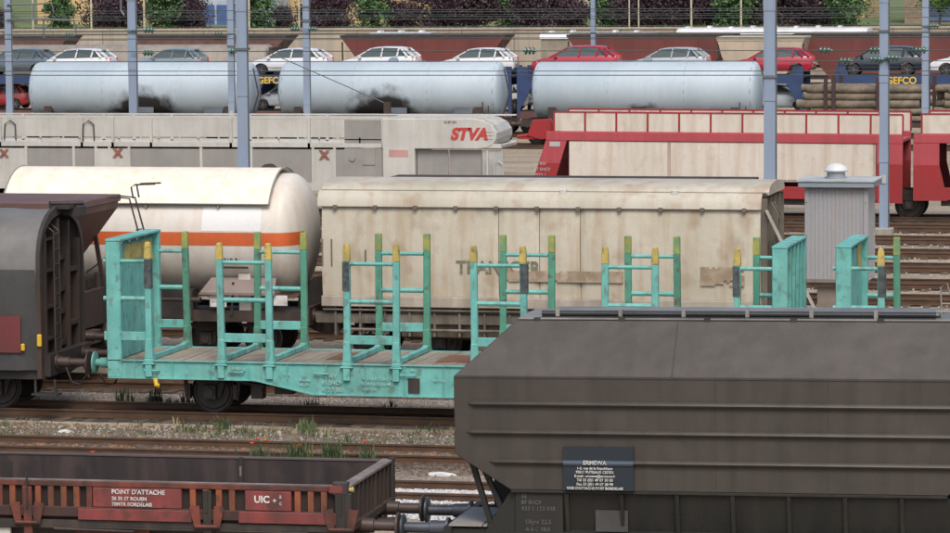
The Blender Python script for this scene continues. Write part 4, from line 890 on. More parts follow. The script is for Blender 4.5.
    MB().tube([(XR+.04, Yn+.05, zt-.05), (XR+.12, Yn+.05, zt-.05)], .04, 8).build('yellow_cap', yellow, root)
    MB().tube([(XR+.08, Yf-.03, .9), (XR+.08, Yf-.03, zt+.06)], .06, 8).build('corner_post', darkst, root)
    g = MB(); g.tube([(XR+.05, Y-.5, .95), (XR+.3, Y-.5, .8), (XR+.55, Y-.4, .62)], .03, 6); g.box(XR, XR+.25, Y-1.2, Y-1.0, .75, .9); g.tube([(XR+.1, Y+.2, .95), (XR+.4, Y+.2, .98)], .05, 8); g.build('coupling', black, root)
    buffers(root, XR+.02, Y, 1, bufbrown, L=.70, disc=.21)
    for x in (XR-1.6, XR-3.4): wheelset(root, x, Y)
    root.rotation_euler = (0, 0, HZ)
    root.location.y -= .22
open_wagon()

# ------------------------------------------------------------------ white double-deck car carrier
def emblem(root, x, y, z, s_):
    b = MB()
    for e in (-1, 1):
        b.prism_y([(x-e*s_, z-s_*.8), (x-e*s_*.4, z-s_*.8), (x+e*s_, z+s_*.8), (x+e*s_*.4, z+s_*.8)], y-.012-.004*e, y-.001-.004*e)
    b.box(x-s_*.35, x+s_*.35, y-.02, y-.017, z-s_*.25, z+s_*.25)
    b.build('emblem', emb, root)
def white_carrier():
    Y = 134.0; Yn = 132.7; XR = -30.1; XL = -54.0; Yf = 135.3
    root = thing('car_carrier_wagon', 'off-white double deck car carrier with red four letter name on its end hood', 'car carrier wagon', (XR-10, Y, 0))
    # upper parapet panels and posts
    xs = [XL+.2, -50.3, -49.2, -45.6+.0, -45.2+.0]
    for y, s_ in ((Yn, -1), (Yf, 1)):
        pan = MB(); x = XL
        edges = [XL, -52.3, -50.35, -47.0, -45.75, -44.2, -41.0, -37.9, -35.0]
        for a, b_ in zip(edges, edges[1:]):
            MB().box(a+.06, b_-.06, y-.02, y+.02, 2.88, 3.58).build('parapet_panel', whitep, root)
            ps = MB().box(b_-.05, b_+.05, y-.05, y+.05, 2.5, 3.64); ps.build('parapet_post', whitep, root)
        MB().box(XL, -30.4, y-.04, y+.04, 3.60, 3.66).build('parapet_rail', whitep, root)
        MB().box(XL, -30.4, y-.05, y+.05, 2.50, 2.66).build('deck_edge', whitep, root)
        rr = MB(); rr.box(XL, -35, y-.03, y+.03, 2.78, 2.82); x = XL+.5
        while x < -35: rr.box(x-.03, x+.03, y-.03, y+.03, 2.66, 2.88); x += 1.6
        rr.build('guard_rail', whitep, root)
        # lower side
        for a, b_, m_ in ((-53.9, -50.5, greyp), (-48.9, -46.8, greyp), (-46.3, -45.9, whitep), (-45.1+.0, -44.3, greyp), (-44.25, -41.2, greyp), (-41.1, -38.0, greyp), (-36.9+.4, -35.0, greyp)):
            pass
        edges2 = [XL, -50.6, -49.3, -47.35, -46.45, -45.9, -45.1, -42.2, -40.2, -37.75, -36.9, -33.9]
        for i, (a, b_) in enumerate(zip(edges2, edges2[1:])):
            MB().box(a+.05, b_-.05, y-.01, y+.02, 1.15, 2.42).build('side_panel', whitep if (b_+45.9 == 0 or a in (-45.9, -37.75, -50.6)) else greyp, root)
            MB().box(b_-.05, b_+.05, y-.04, y+.04, 1.0, 2.5).build('side_post', whitep, root)
        MB().box(XL, -30.4, y-.05, y+.05, .85, 1.15).build('side_sill', whitep, root)
    MB().box(XL, -30.4, Yn+.05, Yf-.05, 2.50, 2.60).build('upper_deck', whitep, root); MB().box(XL, -30.4, Yn+.05, Yf-.05, .9, 1.0).build('lower_deck', greyp, root)
    hl = MB()
    for x in (-51.9, -50.0+.2, -46.6): hl.tube([(x-.35, Yn-.08, 2.7), (x-.32, Yn-.08, 3.35), (x-.1, Yn-.08, 3.5), (x+.1, Yn-.08, 3.35), (x+.12, Yn-.08, 2.7)], .025, 6)
    hl.build('hand_hoop', darkst, root, smooth=True)
    emblem(root, -45.55, Yn-.04, 2.26, .22); emblem(root, -50.2, Yn-.04, 2.22, .2); emblem(root, -37.3, Yn-.04, 2.22, .22)
    # cab-like end box with the name
    P = [(-35.05, 2.46), (-35.05, 3.60), (-31.5, 3.62), (-31.1, 3.56), (-30.75, 3.38), (-30.58, 3.1), (-30.58, 2.85), (-30.72, 2.62), (-30.95, 2.50), (-31.3, 2.46)]
    MB().prism_y(P, Yn-.07, Yf+.07).build('end_hood', whitep, root, smooth=25, bevel=.03)
    MB().box(-35.0, -33.75, Yn-.09, Yf+.05, .95, 3.60).build('end_column', whitep, root, bevel=.03)
    MB().box(-36.5, -35.05, Yn-.03, Yn+.02, 1.0, 3.55).build('service_panel', greyp, root)
    d = MB(); d.disc_y(-36.2, Yn-.05, 2.1, .12, .05); d.box(-35.8, -35.3, Yn-.06, Yn-.031, 1.85, 2.5); d.box(-35.4, -35.25, Yn-.06, Yn-.031, 1.3, 1.5); d.build('valve', greyp, root)
    for a, b_ in ((-33.7, -32.5), (-32.45, -31.2)): MB().box(a, b_, Yn+.15, Yn+.2, 1.1, 2.42).build('door', greyp, root)
    MB().box(-31.15, -30.35, Yn+.05, Yn+.10, 1.1, 2.42).build('door', mat('pale_grey_door', (.42, .42, .40), None, .5), root)
    ld = MB()
    for x in (-30.95, ): ld.box(x-.03, x+.03, Yn-.02, Yn+.03, .95, 2.42)
    ld.tube([(-30.7, Yn-.02, 1.0), (-30.7, Yn-.02, 1.9), (-30.5, Yn-.02, 2.0), (-30.35, Yn-.02, 1.9), (-30.35, Yn-.02, 1.0)], .02, 6)
    ld.box(-34, -30.35, Yn-.02, Yn+.05, .95, 1.08); ld.build('ladder', whitep, root)
    lettering('name_lettering', [(.60, 'STVA')], -32.35, Yn-.075, 3.26, .60, logored, root, shear=.25, bold=.035)
    lettering('small_lettering', [(.12, '25 87 433'), ], -32.6, Yn-.075, 3.52, .12, darkst, root)
    lettering('small_lettering', [(.12, '________'), (.12, '________'), (.12, '________')], -31.15, Yn-.075, 3.2, .12, darkst, root, gap=1.1, width=.5)
    MB().box(-34.75, -34.0, Yn-.095, Yn-.091, 2.15, 2.42).build('pink_notice', mat('pink_notice_paint', (.5, .28, .26), None, .6), root)
    for x in (-32.0, -42.0, -52.0): bogie(root, x, Y)
    buffers(root, -30.4, Y, 1, bufbrown)
    root.rotation_euler = (0, 0, 0)
white_carrier()

# ------------------------------------------------------------------ red car carriers
def red_carrier(label, XL, XR, slant_left, group):
    Y = 134.0; Yn = 132.7; Yf = 135.3
    root = thing('car_carrier_wagon', label, 'car carrier wagon', (XL, Y, 0), group=group)
    top = 3.9
    for y in (Yn, Yf):
        n = max(1, round((XR-.3-(XL+.8))/1.14)); a0 = XL+(.3 if slant_left else .3); w = (XR-a0)/n
        fr = MB(); fr.box(a0, XR, y-.035, y+.035, top-.05, top); 
        for i in range(n):
            a = a0+i*w; MB().box(a+.04, a+w-.04, y-.015, y+.015, 3.16, top-.052).build('parapet_panel', creamp, root); fr.box(a-.03, a+.035, y-.03, y+.03, 3.14, top-.051)
        fr.box(XR-.03, XR+.03, y-.03, y+.03, 3.14, top-.051)
        fr.build('parapet_frame', redp, root)
        MB().box(XL, XR, y-.07, y+.07, 2.80, 3.14).build('upper_beam', pinkp, root, bevel=.02)
        MB().box(XL-(.4 if slant_left else 0), XR, y-.06, y+.06, .72, 1.12 if False else 1.18).build('lower_beam', redp, root, bevel=.02)
        if slant_left:
            MB().prism_y([(XL-.95, 1.15), (XL-.05, 2.80), (XL+.55, 2.80), (XL+.45, 2.3), (XL+.1, 1.15)] if False else [(XL-.62, .9), (XL, 2.805), (XL+.80, 2.805), (XL+.22, .9)], y-.08, y+.065).build('slanted_column', redp, root)
            MB().prism_y([(XL-.278, 1.95), (XL, 2.801), (XL+.80, 2.801), (XL+.54, 1.95)], y-.085, y-.0801).build('faded_patch', pinkp, root)
        else:
            MB().box(XL, XL+.95, y-.08, y+.065, 2.0, 2.80).build('end_column', pinkp, root); MB().prism_y([(XL, .7), (XL+1.25, .7), (XL+.95, 1.998), (XL, 1.998)], y-.08, y+.065).build('end_column', redp, root)
        MB().box(XR-.95, XR, y-.08, y+.065, 2.05, 2.80).build('end_column', pinkp, root); MB().box(XR-.95, XR, y-.08, y+.065, .62, 2.048).build('end_column', redp, root)
        a0 = XL+(.85 if slant_left else 1.35); a1 = XR-1.0; n = max(1, round((a1-a0)/3.9))
        for i in range(n):
            a = a0+(a1-a0)*i/n; b_ = a0+(a1-a0)*(i+1)/n
            MB().box(a+.02, b_-.06, y-.03, y+.03, 1.40, 2.80).build('side_panel', creamp, root, bevel=.03)
            MB().box(b_-.06, b_+.02, y-.025, y+.02, 1.3, 2.80).build('side_post', mat('pinkish_post', (.46, .34, .29), None, .6), root)
    MB().box(XL, XR, Yn+.07, Yf-.07, 2.85, 2.95).build('upper_deck', pinkp, root); MB().box(XL, XR, Yn+.07, Yf-.07, .9, 1.0).build('lower_deck', darkst, root)
    MB().box(XL+1, XR-1.2, Yn+.1, Yf-.1, .5, .72).build('underframe', black, root)
    if slant_left: wheelset(root, XR+.2, Y, r=.52); wheelset(root, XL-.1, Y, r=.45)
    else: bogie(root, XR-1.2, Y, wb=1.4)
    return root
rc = red_carrier('red double deck car carrier wagon with cream side panels and a slanted left end', -28.7, -15.35, True, 'red car carrier wagons')
rc.rotation_euler = (0, .006, 0)
MB().prism_y([(-29.5, 2.95), (-29.3, 3.55), (-28.6, 3.6), (-28.45, 3.3), (-28.5, 2.83), (-29.0, 2.81)], 133.0, 133.2).build('end_flap', redp, rc, bevel=.02)
e = MB(); e.tube([(-29.9, 133.1, 2.9), (-29.3, 133.1, 3.0)], .07, 8); e.box(-29.8, -28.6, 133.05, 134.9, 2.82, 2.90); e.build('bridge_plate', redp, rc)
lettering('stencil_lettering', [(.17, '21 RIV'), (.17, '87 SNCF'), (.17, '2973 1'), (.22, '433 3 08')], -29.15, 132.615, 2.0, .17, dimwhite, rc)
MB().box(-28.55, -28.15, 132.60, 132.612, 2.58, 2.76).build('pale_plate', dimwhite, rc)
rd = red_carrier('next red car carrier wagon cut by the right edge of the picture', -14.95, -2.0, False, 'red car carrier wagons'); rd.location.z = -.05

# ------------------------------------------------------------------ pale blue tank wagons
def tank_paint(sx, sw, sh):
    '''the tank paint with spilled product dried on the belly below the filling hatch'''
    m = bluew.copy(); m.name = 'pale_blue_tank_paint_with_spill'; t = m.node_tree; N = t.nodes.new; L = t.links.new; b = t.nodes['Principled BSDF']
    old = b.inputs['Base Color'].links[0].from_socket
    tc = N('ShaderNodeTexCoord').outputs['Object']; mp = N('ShaderNodeMapping'); mp.inputs['Location'].default_value = (-sx/sw, 0, -1.25/sh); mp.inputs['Scale'].default_value = (1/sw, .0001, 1/sh); L(tc, mp.inputs[0])
    nz = N('ShaderNodeTexNoise'); nz.inputs['Scale'].default_value = 1.6; nz.inputs['Detail'].default_value = 6; L(tc, nz.inputs['Vector'])
    ln = N('ShaderNodeVectorMath'); ln.operation = 'LENGTH'; L(mp.outputs[0], ln.inputs[0])
    ad = N('ShaderNodeMath'); ad.operation = 'MULTIPLY_ADD'; L(nz.outputs['Fac'], ad.inputs[0]); ad.inputs[1].default_value = .9; L(ln.outputs['Value'], ad.inputs[2])
    mr = N('ShaderNodeMapRange'); mr.interpolation_type = 'SMOOTHSTEP'; L(ad.outputs[0], mr.inputs[0]); mr.inputs[1].default_value = 1.15; mr.inputs[2].default_value = 1.65; mr.inputs[3].default_value = 1; mr.inputs[4].default_value = 0
    # smaller smears of old dirt along the belly
    z = N('ShaderNodeSeparateXYZ'); L(tc, z.inputs[0]); zr = N('ShaderNodeMapRange'); L(z.outputs[2], zr.inputs[0]); zr.inputs[1].default_value = 2.1; zr.inputs[2].default_value = 1.4; zr.inputs[3].default_value = 0; zr.inputs[4].default_value = 1
    n2 = N('ShaderNodeTexNoise'); n2.inputs['Scale'].default_value = 2.3; n2.inputs['Detail'].default_value = 7; L(tc, n2.inputs['Vector']); r2 = N('ShaderNodeMapRange'); L(n2.outputs['Fac'], r2.inputs[0]); r2.inputs[1].default_value = .52; r2.inputs[2].default_value = .66
    m2 = N('ShaderNodeMath'); m2.operation = 'MULTIPLY'; L(zr.outputs[0], m2.inputs[0]); L(r2.outputs[0], m2.inputs[1]); m3 = N('ShaderNodeMath'); m3.operation = 'MULTIPLY'; L(m2.outputs[0], m3.inputs[0]); m3.inputs[1].default_value = .65
    x1 = N('ShaderNodeMix'); x1.data_type = 'RGBA'; L(m3.outputs[0], x1.inputs[0]); L(old, x1.inputs[6]); x1.inputs[7].default_value = (.16, .17, .20, 1)
    x2 = N('ShaderNodeMix'); x2.data_type = 'RGBA'; L(mr.outputs[0], x2.inputs[0]); L(x1.outputs[2], x2.inputs[6]); x2.inputs[7].default_value = (.015, .015, .017, 1)
    L(x2.outputs[2], b.inputs['Base Color']); return m
def blue_tank(label, XL, XR, stain_x, stain_w, stain_h, group):
    Y = 181.0; R = 1.45; zc = 2.74
    root = thing('tank_wagon', label, 'tank wagon', ((XL+XR)/2, Y, 0), group=group)
    D = .35; P = [(XL+D*(1-math.cos(math.pi/2*k/7)), max(.01, R*math.sin(math.pi/2*k/7))) for k in range(8)]+[(XR-D*(1-math.cos(math.pi/2*k/7)), max(.01, R*math.sin(math.pi/2*k/7))) for k in range(7, -1, -1)]
    MB().lathe_x(Y, zc, P, 48).build('barrel', tank_paint(stain_x-(XL+XR)/2, stain_w*1.45, stain_h*1.6), root, smooth=40)
    b = MB()
    for x in (XL+.4, XR-.4): b.tube([(x, Y+math.cos(t/14*math.pi*2)*(R+.01), zc+math.sin(t/14*math.pi*2)*(R+.01)) for t in range(15)], .02, 4)
    b.build('barrel_band', mat('band_grey_blue', (.25, .30, .36), None, .5), root)
    f = MB(); f.box(XL-.4, XR+.4, Y-1.3, Y-1.15, .95, 1.3); f.box(XL-.4, XR+.4, Y+1.15, Y+1.3, .95, 1.3); f.box(XL, XR, Y-.4, Y+.4, .9, 1.3)
    for x in (XL+1.2, XR-1.2): f.prism_x([(Y-1.2, 2.0), (Y-1.2, 1.3), (Y+1.2, 1.3), (Y+1.2, 2.0), (Y, 1.3)], x-.2, x+.2)
    f.build('underframe', brownst, root)
    for x in (XL+2.6, XR-2.0, XL+6.5): MB().box(x-.5, x+.5, Y-1.18, Y-1.15, 1.6, 1.95).build('data_plate', mat('slate_plate', (.12, .15, .18), None, .6), root) if x > XL+3 else MB().box(x-.4, x+.4, Y-1.36, Y-1.31, 1.25, 1.55).build('red_plate', emb, root)
    w = MB(); w.tube([(XL+.5, Y, 4.32), (XR-.5, Y, 4.32)], .03, 5); w.build('top_walkway', mat('band_grey_blue', (.25, .30, .36), None, .5), root) if False else None
    for q in (.35, .68): MB().tube([(XL+(XR-XL)*q, Y+math.cos(t/20*math.pi*2)*(R+.004), zc+math.sin(t/20*math.pi*2)*(R+.004)) for t in range(21)], .012, 4).build('weld_seam', MATS['band_grey_blue'], root)
    MB().lathe_y((XL+XR)/2, Y+.15, zc+R+.02, [(-.25, .22), (.25, .22)], 16).build('filling_hatch', MATS['band_grey_blue'], root)
    wk = MB(); wk.box((XL+XR)/2-1.6, (XL+XR)/2+1.6, Y+.35, Y+.75, zc+R+.0, zc+R+.04); wk.build('top_walkway', MATS['band_grey_blue'], root)
    l = MB(); l.bar((XR-.9, Y-1.48, 1.2), (XR-.9, Y-1.48, 2.2), .05); l.bar((XR-.6, Y-1.48, 1.2), (XR-.6, Y-1.48, 2.0), .05); l.tube([(XR+.05, Y-1.2, 1.3), (XR+.4, Y-1.0, 2.6), (XR+.1, Y-.9, 3.9)], .04, 6); l.build('ladder', darkst, root)
    bogie(root, XL+1.2, Y); bogie(root, XR-1.2, Y); buffers(root, XR+.4, Y, 1); buffers(root, XL-.4, Y, -1)
G = 'pale blue tank wagons in a row'
blue_tank('leftmost pale blue tank wagon crossed by the tall masts', -66.75, -54.5, -60.3, 1.35, .95, G)
blue_tank('middle pale blue tank wagon with a black stain at its belly', -53.15, -41.2, -47.4, 1.25, 1.0, G)
blue_tank('rightmost pale blue tank wagon beside the log wagon', -39.75, -28.0, -33.9, .9, .5, G)

# ------------------------------------------------------------------ log wagon far
def far_logs():
    Y = 181.0; XL, XR = -26.4, -10.0
    root = thing('log_wagon', 'flat wagon loaded with brown logs between dark stakes behind the red carrier', 'freight wagon', (XL+8, Y, 0))
    MB().box(XL, XR, Y-1.35, Y+1.35, .95, 1.2).build('deck', brownst, root)
    for x in (-24.6, -24.2, -22.3+1.4-1.1, -19.5, -17.2, -14.6, -12.0):
        for y in (Y-1.35, Y+1.35): MB().box(x-.09, x+.09, y-.08, y+.08, .9, 3.45).build('stake', mat('dark_stake_paint', (.05, .025, .025), None, .7), root)
    for x in (XL+1.6, XR-1.6): bogie(root, x, Y)
    for k, (x0, x1) in enumerate(((-26.1, -19.6), (-19.3, -14.0))):
        for row in range(5):
            z = 1.38+row*.37
            for c in range(6):
                y = Y-1.12+c*.44+(row % 2)*.04; r = random.uniform(.17, .215); a = x0+random.uniform(0, .9); b_ = x1+random.uniform(-.7, .1)
                L_ = MB(); L_.tube([(a, y, z), ((a+b_)/2, y+random.uniform(-.03, .03), z+random.uniform(-.03, .03)), (b_, y, z+random.uniform(-.02, .02))], [r*1.05, r, r*.9], 10)
                lo = L_.build('log', logbark, smooth=40, origin=((a+b_)/2, y, z-r))
                tag(lo, 'far log in the %s row of the %s pile, %s from the front' % (('bottom', 'second lowest', 'middle', 'second highest', 'top')[row], ('left', 'right')[k], ('nearest', 'second', 'third', 'fourth', 'fifth', 'farthest')[c]), 'log', 'logs stacked on the far flat wagon')
far_logs()

# ------------------------------------------------------------------ cars
def car_mesh():
    st = [(-2.10, .30, .55, .58), (-2.05, .24, .66, .70), (-1.85, .22, .76, .79), (-1.5, .22, .84, .85), (-1.1, .22, .93, .87), (-.4, .22, .95, .88), (.6, .22, .97, .88), (1.3, .22, 1.0, .87), (1.75, .24, 1.02, .82), (1.98, .30, .98, .76), (2.06, .36, .70, .70)]
    rings = []
    for x, zb, zt, hw in st:
        h = zt-zb; P = [(-hw*.90, zb), (-hw*.98, zb+.12*h), (-hw, zb+.45*h), (-hw*.985, zb+.8*h), (-hw*.90, zt), (-hw*.4, zt+.02), (hw*.4, zt+.02), (hw*.90, zt), (hw*.985, zb+.8*h), (hw, zb+.45*h), (hw*.98, zb+.12*h), (hw*.90, zb)]
        rings.append([(x, y, z) for y, z in P])
    b = MB().loft(rings)
    o = b.build('body', tyre, None); c = MB()
    for x in (-1.28, 1.27): c.disc_y(x, 0, .31, .37, 2.4, 24)
    co = c.build('cut', tyre, None)
    m = o.modifiers.new('b', 'BOOLEAN'); m.operation = 'DIFFERENCE'; m.object = co; m.solver = 'EXACT'
    dg = bpy.context.evaluated_depsgraph_get(); dg.update(); me = bpy.data.meshes.new_from_object(o.evaluated_get(dg))
    bpy.data.objects.remove(o); bpy.data.objects.remove(co)
    for p in me.polygons: p.use_smooth = True
    try: me.set_sharp_from_angle(angle=math.radians(38))
    except Exception: pass
    me.name = 'car_body'; return me
def quickmesh(mb, smooth=True):
    o = mb.build('q', tyre, None, smooth=35 if smooth else False); me = o.data; bpy.data.objects.remove(o); return me
BODY = car_mesh()
def gh(x0, x1, xa, xb, z0, z1, zr, w0, w1, o=0):
    return [(x0, z0), (xa, zr), (xb, zr), (x1, z1)]
GL = MB(); bot = [(-1.15, .90), (1.97, .98)]
def ringat(y0, y1):
    return None
prof = [(-1.18, .90, .80), (-.32, 1.40, .62), (.3, 1.455, .62), (1.30, 1.42, .60), (1.92, .97, .72)]
GL.add([(x, s_*(hw-.0), z) for s_ in (-1, 1) for x, z, hw in prof]+[(x, s_*.80, .9) for s_ in (-1, 1) for x in (-.3, .3, 1.3)],
       [(0, 1, 2, 3, 4), (5, 9, 8, 7, 6), (0, 5, 6, 1), (1, 6, 7, 2), (2, 7, 8, 3), (3, 8, 9, 4), (0, 4, 9, 5)])
GLASS = quickmesh(GL, False)
RF = MB(); RF.loft([[(x, -w, z-.03), (x, -w*.8, z+.025), (x, 0, z+.045), (x, w*.8, z+.025), (x, w, z-.03), (x, 0, z-.03)] for x, z, w in ((-.38, 1.385, .64), (-.1, 1.43, .65), (.4, 1.46, .65), (1.1, 1.45, .64), (1.48, 1.40, .60))])
for s_ in (-1, 1):
    RF.bar((-1.2, s_*.80, .90), (-.34, s_*.63, 1.40), .06, .06); RF.bar((.22, s_*.845, .95), (.28, s_*.635, 1.43), .07, .03); RF.bar((1.05, s_*.83, .98), (1.12, s_*.63, 1.42), .09, .03)
    RF.bar((1.42, s_*.60, 1.40), (1.93, s_*.74, .98), .16, .10); RF.bar((1.25, s_*.63, 1.41), (1.60, s_*.78, .99), .22, .04)
ROOF = quickmesh(RF)
def wheel_meshes():
    t = MB().lathe_y(0, 0, 0, [(-.10, .20), (-.10, .28), (-.07, .305), (.07, .305), (.10, .28), (.10, .20)], 24)
    r = MB().lathe_y(0, 0, 0, [(-.105, .02), (-.09, .05), (-.07, .06), (-.085, .19), (-.105, .205), (-.06, .205)], 24)
    for k in range(5): a = k*1.2566; r.bar((.05*math.cos(a), -.10, .05*math.sin(a)), (.19*math.cos(a), -.10, .19*math.sin(a)), .05, .02)
    return quickmesh(t), quickmesh(r)
TY, RM = wheel_meshes()
def tl():
    b = MB()
    b.loft([[(1.86, -.80, .78), (2.06, -.62, .76), (2.04, -.60, .98), (1.84, -.76, 1.0)], [(1.80, -.72, .78), (2.0, -.55, .76), (1.98, -.52, .98), (1.78, -.68, 1.0)]]); return quickmesh(b, False)
TL = tl()
HL = quickmesh(MB().loft([[(-2.08, -.62, .55), (-1.80, -.80, .62), (-1.72, -.80, .74), (-2.02, -.64, .68)], [(-2.0, -.52, .55), (-1.75, -.70, .62), (-1.70, -.70, .76), (-1.96, -.54, .70)]]), False)
MIR = quickmesh(MB().box(-.95, -.80, -1.0, -.84, .92, 1.03))
BMP = quickmesh(MB().box(-2.12, -2.04, -.5, .5, .32, .46).box(2.03, 2.09, -.60, .60, .30, .42))
PLT = quickmesh(MB().box(2.07, 2.085, -.24, .24, .62, .73))
def mir(me, name):
    m = me.copy(); m.name = name
    for v in m.vertices: v.co.y = -v.co.y
    m.flip_normals(); return m
TLR, HLR, MIRR = mir(TL, 'a'), mir(HL, 'b'), mir(MIR, 'c')
def paint(name, c):
    m = flat(name, c, .22); m.node_tree.nodes['Principled BSDF'].inputs['Coat Weight'].default_value = .6; return m
def make_car(name, me, m, parent, loc=(0, 0, 0)):
    o = bpy.data.objects.new(name, me); COL.objects.link(o); o.parent = parent; o.location = loc
    if not me.materials: me.materials.append(m)
    o.material_slots[0].link = 'OBJECT'; o.material_slots[0].material = m; return o
def car(xl, xr_, z, c, label, y=192.0, flip=False, hs=1.0):
    L_ = xr_-xl; root = thing('parked_car', label, 'car', ((xl+xr_)/2, y, z), math.pi if flip else 0, 'cars carried on the far transporter wagons')
    root.scale = (L_/4.16, .98, hs)
    b = make_car('body', BODY, c, root)
    make_car('window_glass', GLASS, glassd, root); make_car('roof', ROOF, c, root)
    for x in (-1.28, 1.27):
        for s_ in (-1, 1):
            w = make_car('wheel', TY, tyre, root, (x, s_*.76, .305)); w.rotation_euler = (0, 0, 0 if s_ < 0 else math.pi)
            make_car('rim', RM, rimm, w)
    make_car('tail_lamp', TL, redl, root); make_car('tail_lamp', TLR, redl, root); make_car('headlight', HL, headl, root); make_car('headlight', HLR, headl, root)
    make_car('door_mirror', MIR, c, root); make_car('door_mirror', MIRR, c, root); make_car('bumper_grille', BMP, plasticd, root); make_car('number_plate', PLT, white, root)
    return root
cw = paint('white_car_paint', (.70, .72, .74)); cs = paint('silver_car_paint', (.40, .44, .47)); cg = paint('grey_green_car_paint', (.20, .25, .27)); cr_ = paint('crimson_car_paint', (.42, .02, .045)); cb = paint('dark_blue_car_paint', (.022, .03, .05)); ck = paint('dark_red_car_paint', (.30, .02, .02))
UP = 3.12
car(-74.0, -69.9+.5, UP, paint('slate_car_paint', (.10, .13, .16)), 'dark slate car at the left edge on the upper deck')
car(-70.6+.05, -66.0, UP, cw, 'white hatchback above the left tank, left of the grey car')
car(-64.6, -60.7, UP, cg, 'grey green hatchback right behind the first tall mast')
car(-58.2, -53.5, UP, cw, 'large white car between two masts on the blue deck')
car(-52.95, -48.5, UP, cw, 'white hatchback above the middle tank, left one of two', hs=1.05)
car(-47.4, -43.1, UP, cw, 'white hatchback above the middle tank, right one of two at the gap')
car(-42.15, -37.4, UP, cr_, 'red people carrier above the left end of the right tank', hs=1.07)
car(-36.9, -32.5, UP, cs, 'silver hatchback above the middle of the right tank')
car(-31.2, -26.9, UP, cr_, 'red hatchback partly behind the wide grey mast')
car(-25.6, -21.0, UP, cb, 'dark blue hatchback above the stacked logs', hs=1.03)
car(-20.7, -16.2, UP, cw, 'white car cut by the right edge of the picture')
LO = 1.25
car(-74.5, -70.9, LO, ck, 'dark red car on the lower deck at the left edge', hs=.92)
car(-58.0, -54.0, LO, cs, 'silver car on the lower deck between the left tanks', hs=.92)
car(-46.0, -42.35, LO, cw, 'white car with red lamps on the lower deck in the tank gap', hs=.92)
car(-30.9, -26.9+.1, LO, cs, 'silver car facing right on the lower deck beside the logs', flip=True, hs=.92)

def transporter(label, XL, XR, name=None):
    Y = 192.0; root = thing('car_transporter_wagon', label, 'car transporter wagon', ((XL+XR)/2, Y, 0), group='blue car transporter wagons')
    MB().box(XL, XR, Y-1.2, Y+1.2, UP-.10, UP-.03).build('upper_deck', darkst, root); MB().box(XL, XR, Y-1.2, Y+1.2, LO-.12, LO-.03).build('lower_deck', darkst, root)
    for y in (Y-1.3, Y+1.3):
        MB().box(XL, XR, y-.05, y+.05, UP-.42, UP+.02).build('side_beam', bluest, root); MB().box(XL, XR, y-.05, y+.05, .8, 1.2).build('sole_bar', brownred, root)
        MB().tube([(XL, y, UP+.45), (XR, y, UP+.45)], .02, 5).build('guard_wire', darkst, root)
        n = int((XR-XL)/4.4)
        for i in range(n+1):
            x = XL+.1+(XR-XL-.2)*i/n; MB().box(x-.08, x+.08, y-.06, y+.06, 1.0, UP-.42).build('deck_post', bluest, root)
        for x, d in ((XL, 1), (XR, -1)):
            MB().prism_y([(x, 1.0), (x+d*.9, UP-.4), (x+d*.5, UP+.5), (x, UP+.5), (x, UP-.4)], y-.07, y+.07).build('end_frame', bluest, root)
    for x in (XL+1.4, (XL+XR)/2, XR-1.4): bogie(root, x, Y)
    if name:
        MB().box(name-.15, name+1.95, Y-1.375, Y-1.36, UP-.40, UP-.02).build('name_board', bluest, root); lettering('name_lettering', [(.50, 'GEFCO')], name, Y-1.38, UP-.04, .50, flat('yellow_lettering', (.75, .50, .04)), root, width=1.65, bold=.012)
    return root
transporter('blue car transporter behind the leftmost tank', -80, -58.3)
transporter('blue car transporter with yellow name board behind the mast at the left tank gap', -57.9, -43.1, -57.35)
transporter('blue car transporter behind the rightmost tank', -42.8, -27.3)
transporter('blue car transporter with yellow name board above the logs', -25.6, -5, -22.93)
for x in (-43.6, -42.5): pass

# ------------------------------------------------------------------ far hoppers and roofs
def far_hopper(label, XL, XR, Y=232.0, zt=4.22, zb=3.0, inset=.85, m=oxide, topm=None, group='dark red hopper wagons at the back', roof=True):
    root = thing('hopper_wagon', label, 'freight wagon', ((XL+XR)/2, Y, 0), group=group)
    MB().prism_y([(XL, zt), (XR, zt), (XR-inset, zb), (XR-inset-1.2, 1.5), (XL+inset+1.2, 1.5), (XL+inset, zb)], Y-1.45, Y+1.45).build('hopper_body', m, root)
    r = MB()
    for k in range(1, 10): x = XL+(XR-XL)*k/10; r.box(x-.03, x+.03, Y-1.48, Y-1.452, 3.3, zt-.1)
    r.box(XL-.02, XR+.02, Y-1.49, Y-1.46, zt-.1, zt-.02); r.build('rib', m, root)
    MB().box(XL-.05, XR+.05, Y-1.5, Y+1.5, zt+.002, zt+.13).build('roof', topm or brownst, root)
    u = MB(); u.box(XL, XR, Y-1.3, Y-1.15, .9, 1.2); u.box(XL, XR, Y-.4, Y+.4, .8, 1.2); u.bar((XL+.1, Y-1.3, 1.2), (XL+.05, Y-1.3, zt-.3), .09); u.bar((XR-.1, Y-1.3, 1.2), (XR-.05, Y-1.3, zt-.3), .09); u.box(XL, XR, Y-1.3, Y-1.2, 2.2, 2.4); u.build('underframe', black, root)
    for x in (XL+1.3, XR-1.3): bogie(root, x, Y)
    return root
far_hopper('dark red hopper above the two white hatchbacks of the middle tank', -63.6, -52.6, inset=.9)
far_hopper('dark red hopper above the red people carrier and silver hatchback', -48.4, -37.6, inset=.8)
far_hopper('dark red hopper above the dark blue hatchback at the right', -33.4-.3, -21.0, inset=1.2)
far_hopper('brown hopper with a slanted right end above the left tank', -78.2, -67.4, inset=1.1, m=brownred)
far_hopper('brown hopper at the upper left corner behind the first mast', -95, -82.6, inset=1.0, m=brownred)
